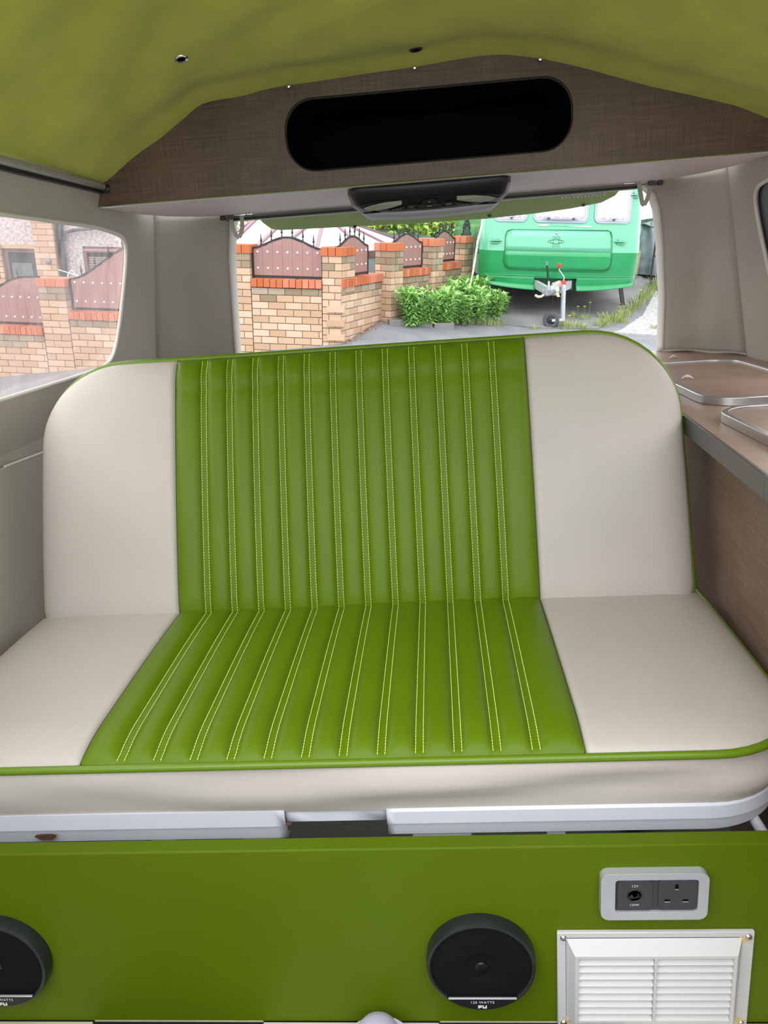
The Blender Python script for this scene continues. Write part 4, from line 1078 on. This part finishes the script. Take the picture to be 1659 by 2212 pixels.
hwall(-5.38, -5.07, -.9, 4.0, 'pilaster_core', mortar, -.22, .40)
for k in range(17):
    z = 1.50 - k * .085; c_ = -5.30 if k % 2 else -5.16
    for a, b in ((-5.385, c_), (c_, -5.065)):
        brick(ho, buff, ((a + b) / 2 + 5, -.20, z), (b - a - .007, .05, .077), 0)
    c2_ = -.10 if k % 2 else -.04
    for a, b in ((-.172, c2_), (c2_, .0)): brick(ho, buff, (-.368, (a + b) / 2, z), (.042, b - a - .007, .077), 0); 
dd = empty('door', (0, 0, 0), parent=ho)
fo_ = [(p_[0] + 5, p_[1]) for p_ in dr]; fi_ = [(-.92, -.75), (-.41, -.75), (-.41, .675), (-.92, .675)]
MB().prism(fo_, .04, .10, lambda a, b, h: (a, h, b), [fi_]).build('door_frame', mar2, dd)
MB().prism(fi_, .08, .09, lambda a, b, h: (a, h, b)).build('pane', mat('dark_glass', (.035, .045, .05), rough=.08), dd)
MB().prism([(-.90, -.7), (-.58, -.7), (-.58, .52), (-.90, .52)], .074, .078, lambda a, b, h: (a, h, b)).build('blind', mat('grey_blind', (.16, .19, .19), rough=.8, noise=.2, nscale=9), dd)
ww_ = empty('window', (0, 0, 0), parent=ho)
fo_ = [(p_[0] + 5, p_[1]) for p_ in wn]; fi_ = [(.31, -.11), (.83, -.11), (.83, .70), (.31, .70)]
MB().prism(fo_, .02, .10, lambda a, b, h: (a, h, b), [fi_]).build('window_frame', mar2, ww_)
MB().box((.57, .03, .735), (.60, .03, .018)).build('drip_bar', mat('pink_trim', (.5, .33, .33), rough=.5), ww_)
MB().box((.57, .05, .36), (.52, .05, .04)).build('transom', mar2, ww_)
MB().prism(fi_, .085, .09, lambda a, b, h: (a, h, b)).build('pane', MATS['dark_glass'], ww_)
for k in range(9): MB().box((.57, .075, .62 - k * .026), (.50, .012, .014)).build('blind_slat', mat('cream_blind', (.42, .39, .32), rough=.7), ww_)
slate = mat('slate_pipe', (.055, .06, .075), rough=.4)
MB().tube([hp(-5.025, 12.42, -.8), hp(-5.0, 12.42, 1.8)], .040, 12).build('downpipe', slate, ho, smooth=True)
MB().tube([hp(-4.98, 12.42, .86), hp(-4.93, 12.42, .98), hp(-4.80, 12.42, 1.02), hp(-4.2, 12.42, 1.09)], .026, 10).build('branch_pipe', slate, ho, smooth=True)
for z in (.88, 1.0, 1.18): MB().lathe([(.043, 0), (.048, .004), (.048, .03), (.043, .034)], 12, Matrix.Translation(hp(-5.012, 12.42, z))).build('pipe_collar', slate, ho, smooth=True)
MB().lathe([(0, .06), (.03, .055), (.05, .03), (.055, 0)], 16, Matrix.Translation(hp(-5.19, 12.30, .575)) @ Matrix.Rotation(math.pi / 2, 4, 'X')).build('bell_box', mat('grey_green', (.22, .24, .20), rough=.6), ho, smooth=True)
tag(ho, 'pebbledashed house with brick pilaster and dark maroon windows', 'house')
la = empty('wall_lantern', (-6.02, 12.30, .60), 0, out=True)
MB().lathe([(.045, 0), (.05, .02), (.065, .13), (.07, .14), (.03, .17), (0, .19)], 6).build('lantern_body', iron, la)
MB().bar((0, .20, .08), (0, .02, .17), .015).build('bracket', iron, la)
tag(la, 'black wall lantern at the left edge of the side window', 'lantern')
tb = empty('garden_table', (-4.30, 11.1, gw(-4.3, 11.1)), 0, out=True); zt = .345 - gw(-4.3, 11.1)
MB().lathe([(.30, zt - .03), (.31, zt - .02), (.31, zt)], 24).build('table_top', mat('table_grey', (.3, .3, .3), rough=.6), tb, smooth=True, sharp=30)
MB().lathe([(.18, 0), (.17, .03), (.03, .05), (.03, zt - .03)], 12).build('pedestal', MATS['table_grey'], tb, smooth=True, sharp=30)
tag(tb, 'garden table behind the fence carrying the white coil', 'table')
co_ = MB()
for k in range(7):
    r = .13 + .02 * math.sin(k * 2.1); cz = .362 + k * .012
    co_.tube([(-4.34 + r * 1.35 * math.cos(a) + .01 * math.sin(k), 11.0 + r * math.sin(a), cz + .012 * math.sin(a * 2 + k)) for a in np.linspace(0, 2 * math.pi, 20)[:-1]], .009, 6, closed=True)
co_.tube([(-4.42, 11.0, .42), (-4.40, 11.0, .50), (-4.34, 11.0, .55), (-4.30, 11.0, .48), (-4.22, 11.0, .44)], .008, 6)
tag(co_.build('hose_coil', mat('white_hose', (.75, .74, .74), rough=.5), smooth=True, out=True), 'untidy white hose coil behind the fence in the side window', 'hose')
tag(MB().tube([(-4.9, 11.9, .48), (-4.3, 11.5, .39), (-3.7, 11.2, .31)], .007, 6).build('washing_line', MATS['white_hose'], smooth=True, out=True), 'thin pale washing line slanting past the house window', 'line')

def densify(poly, st):
    o_ = []
    for i in range(len(poly)):
        a, b = poly[i], poly[(i + 1) % len(poly)]; n_ = max(1, int(math.hypot(b[0] - a[0], b[1] - a[1]) / st))
        for k in range(n_): o_.append((a[0] + (b[0] - a[0]) * k / n_, a[1] + (b[1] - a[1]) * k / n_))
    return o_
# ---- green caravan
cv = empty('caravan', (2.26, 10.5, 0), 0, out=True)
mint = mat('mint_paint', (.115, .43, .26), rough=.18, coat=.6, noise=.05, nscale=3); vivid = mat('vivid_green_paint', (.012, .27, .085), rough=.25, coat=.4, noise=.10, nscale=3)  # upper green carries the sky's reflection in its colour, lower green its shade
deep = mat('deep_green', (.006, .12, .045), rough=.35); seal_w = mat('window_rubber', (.32, .36, .42), rough=.5)
def fset(w_): return float(np.interp(w_, [.40, .445, .50, .515, .63, .87, .93, 1.30, 1.75, 2.15, 2.40, 2.5], [-.03, -.045, -.03, .012, .0, -.025, -.03, .03, .10, .22, .42, .70]))
def fhw(w_): return float(np.interp(w_, [.44, .60, .93, 1.4, 2.2, 2.5], [1.035, 1.06, 1.065, 1.05, .98, .85]))
def fy(x, w_):
    t = min(1.0, abs(x) / fhw(w_)); return fset(w_) + .16 * t * t + .16 * max(0.0, (t - .88) / .12) ** 2.2
def bend(x): return .085 * min(1.0, abs(x) / 1.05) ** 2.6
NX0, NX1 = -.345, .205
cols_ = sorted(set([round(float(t), 4) for t in np.linspace(-1, 1, 45)]))
def cface_(t, w_):
    x = t * fhw(w_); wz = w_ + bend(x) * max(0.0, (.63 - w_) / .19)
    return (x, fy(x, w_), wz)
up_ = [.93, 1.0, 1.1, 1.2, 1.3, 1.45, 1.6, 1.75, 1.95, 2.15, 2.3, 2.4, 2.5]; lo_ = [.60, .63, .70, .80, .87, .93]; lip = [.445, .46, .50, .515, .53, .55, .57, .59, .60]
def side_ext(lv, name, mm):
    mb = MB().grid(cface_, cols_, lv)
    for s_ in (-1, 1):
        mb.grid(lambda k, w_: (s_ * fhw(w_) + 0 * k, (fy(s_ * fhw(w_), w_) if k == 0 else 4.4 - .25 * max(0, w_ - 1.2)), cface_(s_, w_)[2]), (0, 1), lv)
    return mb.build(name, mm, cv, smooth=True, sharp=35)
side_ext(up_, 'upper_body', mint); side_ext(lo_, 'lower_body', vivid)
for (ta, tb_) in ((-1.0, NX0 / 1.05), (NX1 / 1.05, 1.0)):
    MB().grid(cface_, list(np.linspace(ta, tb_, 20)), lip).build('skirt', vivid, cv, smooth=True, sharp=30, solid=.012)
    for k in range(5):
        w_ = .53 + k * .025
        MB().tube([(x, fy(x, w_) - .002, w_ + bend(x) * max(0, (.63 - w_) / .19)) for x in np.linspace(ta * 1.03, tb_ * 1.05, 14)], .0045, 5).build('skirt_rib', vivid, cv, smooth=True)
MB().add([(NX0, .16, .44), (NX1, .16, .44), (NX1, .16, .62), (NX0, .16, .62), (NX0, -.0, .62), (NX1, -.0, .62)], [(0, 1, 2, 3), (3, 2, 5, 4)]).build('hitch_recess', deep, cv)
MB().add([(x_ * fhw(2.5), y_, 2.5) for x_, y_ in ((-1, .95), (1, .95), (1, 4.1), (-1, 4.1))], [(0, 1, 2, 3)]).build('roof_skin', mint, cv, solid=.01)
MB().box((0, 2.4, .57), (2.0, 3.9, .04)).build('floor_pan', mat('caravan_underside', (.02, .02, .02), rough=.9), cv)
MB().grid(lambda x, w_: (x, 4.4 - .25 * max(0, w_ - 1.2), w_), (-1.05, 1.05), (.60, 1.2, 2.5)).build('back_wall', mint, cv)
def onface(d): return lambda a, b, h: (a, fy(a, b) - d - h, b)
curt = mat('pale_curtain', (.72, .70, .78), rough=.9, noise=.10, nscale=6, stretch=(14, 1, 1)); cglass = mat('caravan_pane', (.47, .44, .53), rough=.05, noise=.10, nscale=5)
for cx2, hx, sk in ((-.705, .215, 0), (-.07, .352, 0), (.606, .248, 0)):
    we = empty('front_window', (0, 0, 0), parent=cv)
    cw, hw_ = 1.585, .300
    o_ = densify(rrect(cx2, cw, hx, hw_, .075, 5), .05); i_ = densify(rrect(cx2, cw, hx - .028, hw_ - .028, .052, 5), .05)
    MB().prism(o_, .004, .016, onface(0), [i_]).build('window_seal', seal_w, we, bevel=.003)
    MB().grid(lambda a, b: (a, fy(a, b) - .010, b), list(np.linspace(cx2 - hx + .022, cx2 + hx - .022, 14)), list(np.linspace(cw - hw_ + .022, cw + hw_ - .022, 10))).build('pane', cglass, we, smooth=True, solid=.006)
    i2 = densify(rrect(cx2, cw, hx - .030, hw_ - .030, .05, 5), .05); i3 = densify(rrect(cx2, cw, hx - .042, hw_ - .042, .042, 5), .05)
    MB().prism(i2, .012, .018, onface(0), [i3]).build('pane_edge', mat('milky_acrylic', (.60, .54, .60), rough=.2), we)
    for t in ((-.45, .45) if hx > .3 else (0.05,)):
        MB().prism(rc(cx2 + t * hx, cw - hw_ + .045, .016, .010), .016, .026, onface(0)).build('catch', darkgrey, we)
    for k in range(5):
        xx = cx2 + hx * (-.7 + .33 * k)
        MB().prism([(xx, cw - hw_ + .05), (xx + .02 + .02 * (k % 2), cw - hw_ + .05), (xx + .07, cw + hw_ - .05), (xx + .03, cw + hw_ - .05)], .0130, .0150, onface(0)).build('curtain_fold', curt, we)
MB().prism([(-.34, 1.262), (.33, 1.250), (.32, 1.232), (.0, 1.245), (-.35, 1.240)], .004, .010, onface(0)).build('reflective_strip', mat('pale_strip', (.55, .70, .72), rough=.3), cv)
# locker door as a proud panel with groove
lo2 = [(-.760, .80), (-.735, .73), (-.68, .703), (.55, .693), (.62, .712), (.640, .78), (.612, 1.13), (.595, 1.18), (.55, 1.200), (-.68, 1.190), (-.735, 1.172), (-.755, 1.12)]
ld = empty('locker_door', (0, 0, 0), parent=cv)
lod = densify(lo2, .06)
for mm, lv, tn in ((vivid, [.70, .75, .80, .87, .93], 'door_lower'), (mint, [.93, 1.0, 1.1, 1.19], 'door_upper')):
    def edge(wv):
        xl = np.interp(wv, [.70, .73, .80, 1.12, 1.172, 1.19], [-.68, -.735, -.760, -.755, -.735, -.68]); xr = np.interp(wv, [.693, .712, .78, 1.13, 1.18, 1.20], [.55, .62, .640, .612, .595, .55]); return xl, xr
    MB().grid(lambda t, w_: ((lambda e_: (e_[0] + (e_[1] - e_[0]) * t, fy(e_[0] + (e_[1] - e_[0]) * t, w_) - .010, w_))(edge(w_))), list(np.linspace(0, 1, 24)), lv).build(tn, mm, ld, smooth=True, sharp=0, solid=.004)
MB().tube([(a, fy(a, b) - .008, b) for a, b in lod], .006, 6, closed=True).build('door_seal', deep, ld, smooth=True)
emb = MB()
def emt(pts, closed=True): emb.tube([(-.115 + a, fy(-.115 + a, 1.055 + b) - .013, 1.055 + b) for a, b in pts], .0026, 6, closed=closed)
emt([(.062 * math.cos(a) * (1 + .18 * math.cos(6 * a)), .058 * math.sin(a) * (1 + .18 * math.cos(6 * a))) for a in np.linspace(0, 2 * math.pi, 49)[:-1]])
emt([(.105 * math.cos(a), .022 * math.sin(a)) for a in np.linspace(0, 2 * math.pi, 33)[:-1]])
emt([(.040 * math.cos(a) * (1 + .10 * math.cos(6 * a)), .036 * math.sin(a) * (1 + .10 * math.cos(6 * a))) for a in np.linspace(0, 2 * math.pi, 41)[:-1]])
emb.build('emblem', deep, ld, smooth=True)
MB().lathe([(0, .03), (.012, .026), (.02, .008), (.022, 0)], 12, Matrix.Translation((-.113, fy(-.113, 1.165) - .008, 1.160)) @ Matrix.Rotation(math.pi / 2, 4, 'X')).build('lock', chrome, ld, smooth=True)
for hx_, hw2 in ((-.885, 1.040), (.735, 1.055), (.90, 1.62)):
    hb = MB(); y_ = fy(hx_, hw2)
    hb.box((hx_, y_ - .03, hw2 + .012), (.16, .05, .014)); hb.box((hx_, y_ - .02, hw2 + .032), (.075, .06, .03)); hb.box((hx_, y_ - .015, hw2 - .014), (.10, .04, .02))
    hb.build('grab_handle', mint, cv, bevel=.006)
# hitch
galv = mat('galvanised', (.50, .52, .55), rough=.42, metal=.4, noise=.12, nscale=25); redp = mat('red_plastic', (.60, .05, .035), rough=.4)
hi = empty('hitch', (0, 0, 0), parent=cv)
MB().bar((.14, .05, .525), (-.17, -.42, .475), .045, .105).build('drawbar', galv, hi, bevel=.006)
MB().bar((-.33, .10, .525), (-.235, -.42, .475), .045, .105).build('drawbar', galv, hi, bevel=.006)
MB().lathe([(.05, -.16), (.062, -.13), (.062, .03), (.045, .06), (.03, .10), (.03, .13)], 16, Matrix.Translation((-.19, -.40, .485)) @ Matrix.Rotation(1.35, 4, 'X') @ Matrix.Rotation(.35, 4, 'Y')).build('coupling_head', galv, hi, smooth=True)
MB().lathe([(.042, 0), (.052, .01), (.052, .10), (.040, .12)], 14, Matrix.Translation((-.165, -.30, .515)) @ Matrix.Rotation(1.2, 4, 'Y')).build('damper', mat('rusty_grey', (.35, .28, .25), rough=.6, noise=.35, nscale=30), hi, smooth=True)
MB().bar((-.24, -.45, .48), (-.245, -.44, .60), .045, .02).build('coupling_handle', galv, hi, bevel=.006)
MB().tube([(-.225, -.30, .54), (-.24, -.30, .70), (-.262, -.30, .79)], .012, 8).build('brake_lever', black, hi, smooth=True)
MB().tube([(-.262, -.30, .78), (-.266, -.30, .825)], .015, 8).build('lever_grip', mat('blue_grey_grip', (.15, .22, .24), rough=.5), hi, smooth=True)
MB().tube([(-.40, -.42, .425), (-.36, -.43, .405), (-.32, -.43, .41), (-.29, -.40, .425)], .016, 8).build('hand_hook', mat('worn_cream', (.62, .52, .44), rough=.6), hi, smooth=True)
MB().prism([(-.02, -.03), (.02, -.03), (.02, .03), (-.02, .03)], 0, .003, lambda a, b, h: (-.125 + a + .5 * b * -1, -.47 - h, .445 + b)).build('tag_plate', mat('pale_yellow', (.70, .62, .30), rough=.6), hi)
MB().tube([(-.16, -.38, .44), (-.165, -.38, .36), (-.13, -.38, .27), (-.10, -.38, .31), (-.09, -.36, .43)], .006, 6).build('cable', rubber, hi, smooth=True)
jk = empty('jockey_wheel', (0, 0, 0), parent=cv); JX, JY = -.025, -.32
MB().tube([(JX + .03, JY, .10), (JX - .005, JY, .56)], .030, 14).build('stem', galv, jk, smooth=True)
MB().lathe([(.034, 0), (.034, .045)], 14, Matrix.Translation((JX - .006, JY, .555))).build('collar', redp, jk, smooth=True, sharp=30)
MB().tube([(JX - .008, JY, .60), (JX - .010, JY, .645), (JX - .045, JY, .685), (JX - .078, JY, .725), (JX - .082, JY, .745)], .0085, 8).build('crank', chrome, jk, smooth=True)
MB().lathe([(.010, 0), (.020, .02), (.026, .045), (.024, .062), (.0, .064)], 14, Matrix.Translation((JX - .083, JY, .742))).build('crank_knob', redp, jk, smooth=True)
Wm = Matrix.Translation((JX - .125, JY - .03, .112)) @ Matrix.Rotation(-.35, 4, 'Z') @ Matrix.Rotation(math.pi / 2, 4, 'X')
MB().lathe([(.055, -.03), (.092, -.032), (.104, -.018), (.107, 0), (.104, .018), (.092, .032), (.055, .03), (.05, .0), (.055, -.03)], 28, Wm).build('tyre', mat('grey_rubber', (.07, .07, .08), rough=.75), jk, smooth=True, sharp=50)
MB().lathe([(0, -.02), (.05, -.02), (.056, 0), (.05, .02), (.02, .024), (0, .026)], 20, Wm).build('hub', black, jk, smooth=True)
MB().bar((JX + .035, JY - .075, .125), (JX - .125, JY - .075, .112), .006, .034).build('fork', galv, jk, bevel=.002)
# corner steadies and road wheels
for (xa, wa, xb, wb) in ((-.60, .56, -.69, .16), (.98, .56, 1.06, .20)):
    lg_ = empty('corner_steady', (0, 0, 0), parent=cv)
    MB().bar((xa, .75, wa), (xb, .70, wb), .04, .05).build('leg', black, lg_)
    MB().box((xb, .70, wb - .012), (.14, .10, .018)).build('foot', galv, lg_, bevel=.004)
for s_ in (-1, 1):
    MB().lathe([(0, -.08), (.17, -.08), (.29, -.07), (.31, -.03), (.31, .03), (.29, .07), (.17, .08), (0, .08)], 24, Matrix.Translation((s_ * .98, 2.6, .72)) @ Matrix.Rotation(math.pi / 2, 4, 'Y')).build('road_wheel', rubber, cv, smooth=True)
tag(cv, 'green touring caravan parked on the driveway behind the van', 'caravan')

# pale pole leaning by the caravan
tag(MB().tube([(1.00, 10.30, gw(1.0, 10.3)), (1.09, 10.34, .70), (1.13, 10.38, 1.05), (1.22, 10.45, 1.45)], [.014, .013, .015, .010], 8).build('birch_pole', mat('birch_bark', (.55, .50, .46), rough=.8, noise=.4, nscale=18), smooth=True, out=True), 'pale birch pole leaning beside the left edge of the caravan', 'pole')

# clutter right of the caravan
sh_ = empty('green_shed', (5.0, 15.0, gw(5, 15)), 0, out=True); zs = gw(5, 15)
shm = mat('shed_green', (.13, .26, .15), rough=.7, noise=.15, nscale=4)
for k in range(14):
    MB().box((-.65 + k * .13, 0, (1.35 - zs) / 2), (.122, .04, 1.35 - zs)).build('plank', shm, sh_)
MB().add([(-.75, -.12, 1.28 - zs), (1.2, -.12, 1.60 - zs), (1.2, 1.2, 1.75 - zs), (-.75, 1.2, 1.43 - zs)], [(0, 1, 2, 3)]).build('shed_roof', mat('white_sheet', (.75, .76, .78), rough=.5), sh_, solid=.04)
MB().box((.25, .6, (1.3 - zs) / 2), (1.8, 1.1, 1.3 - zs)).build('shed_body', shm, sh_)
tag(sh_, 'green planked shed in the gap right of the caravan', 'shed')
tp = empty('tarpaulin_heap', (4.25, 13.2, gw(4.25, 13.2)), 0, out=True)
def heap(a, t):
    r = (.42 + .06 * math.sin(3 * a)) * (1 - .55 * t) + .03 * math.sin(7 * a + 5 * t); return (r * .75 * math.cos(a), r * math.sin(a), .78 * t ** .85 + .03 * math.sin(5 * a) * t)
MB().grid(heap, list(np.linspace(0, 2 * math.pi, 36)), list(np.linspace(0, .98, 14))).build('sheet', mat('grey_tarp', (.22, .23, .27), rough=.45, noise=.4, nscale=5), tp, smooth=True, sharp=0)
MB().grid(lambda a, t: (.22 * t * math.cos(a), .24 * t * math.sin(a), .80 - .06 * t + .02 * math.sin(4 * a) * t), list(np.linspace(0, 2 * math.pi, 20)), [.05, .5, 1.0]).build('top_fold', MATS['grey_tarp'], tp, smooth=True, sharp=0, solid=.01)
MB().bar((-.30, -.36, .0), (-.27, -.30, .36), .05, .03).build('timber_offcut', mat('pine', (.45, .30, .17), rough=.8), tp)
tag(tp, 'heap under a grey tarpaulin beside the caravan wheel', 'tarpaulin')
bg_ = empty('blue_bag', (4.30, 13.15, gw(4.25, 13.2) + .80), 0, out=True)
MB().grid(lambda a, t: (.09 * math.cos(a) * (1 - .25 * t), .09 * math.sin(a) * (1 - .6 * t), .30 * t), list(np.linspace(0, 2 * math.pi, 18)), list(np.linspace(0, 1, 7))).build('sack', mat('blue_plastic', (.06, .22, .33), rough=.35), bg_, smooth=True, sharp=0)
MB().tube([(-.04, 0, .29), (-.03, 0, .36), (.03, 0, .36), (.04, 0, .29)], .006, 6).build('handle', MATS['blue_plastic'], bg_, smooth=True)
tag(bg_, 'small blue bag on top of the grey tarpaulin heap', 'bag')
tr_ = empty('metal_trestle', (4.05, 12.0, gw(4.05, 12.0)), 0, out=True)
for (a, b) in ((0, 0), (.5, 0), (0, .4), (.5, .4)): MB().bar((a, b, 0), (a, b, .82), .022).build('leg', iron, tr_)
for z_ in (.10, .50, .60, .82):
    MB().bar((0, 0, z_), (.5, 0, z_), .018).build('rung', iron, tr_); MB().bar((0, .4, z_), (.5, .4, z_), .018).build('rung', iron, tr_)
MB().box((.25, .2, .84), (.56, .46, .02)).build('shelf_board', mat('grey_board', (.3, .31, .34), rough=.6), tr_)
tag(tr_, 'black metal trestle half hidden by the right rear pillar', 'trestle')
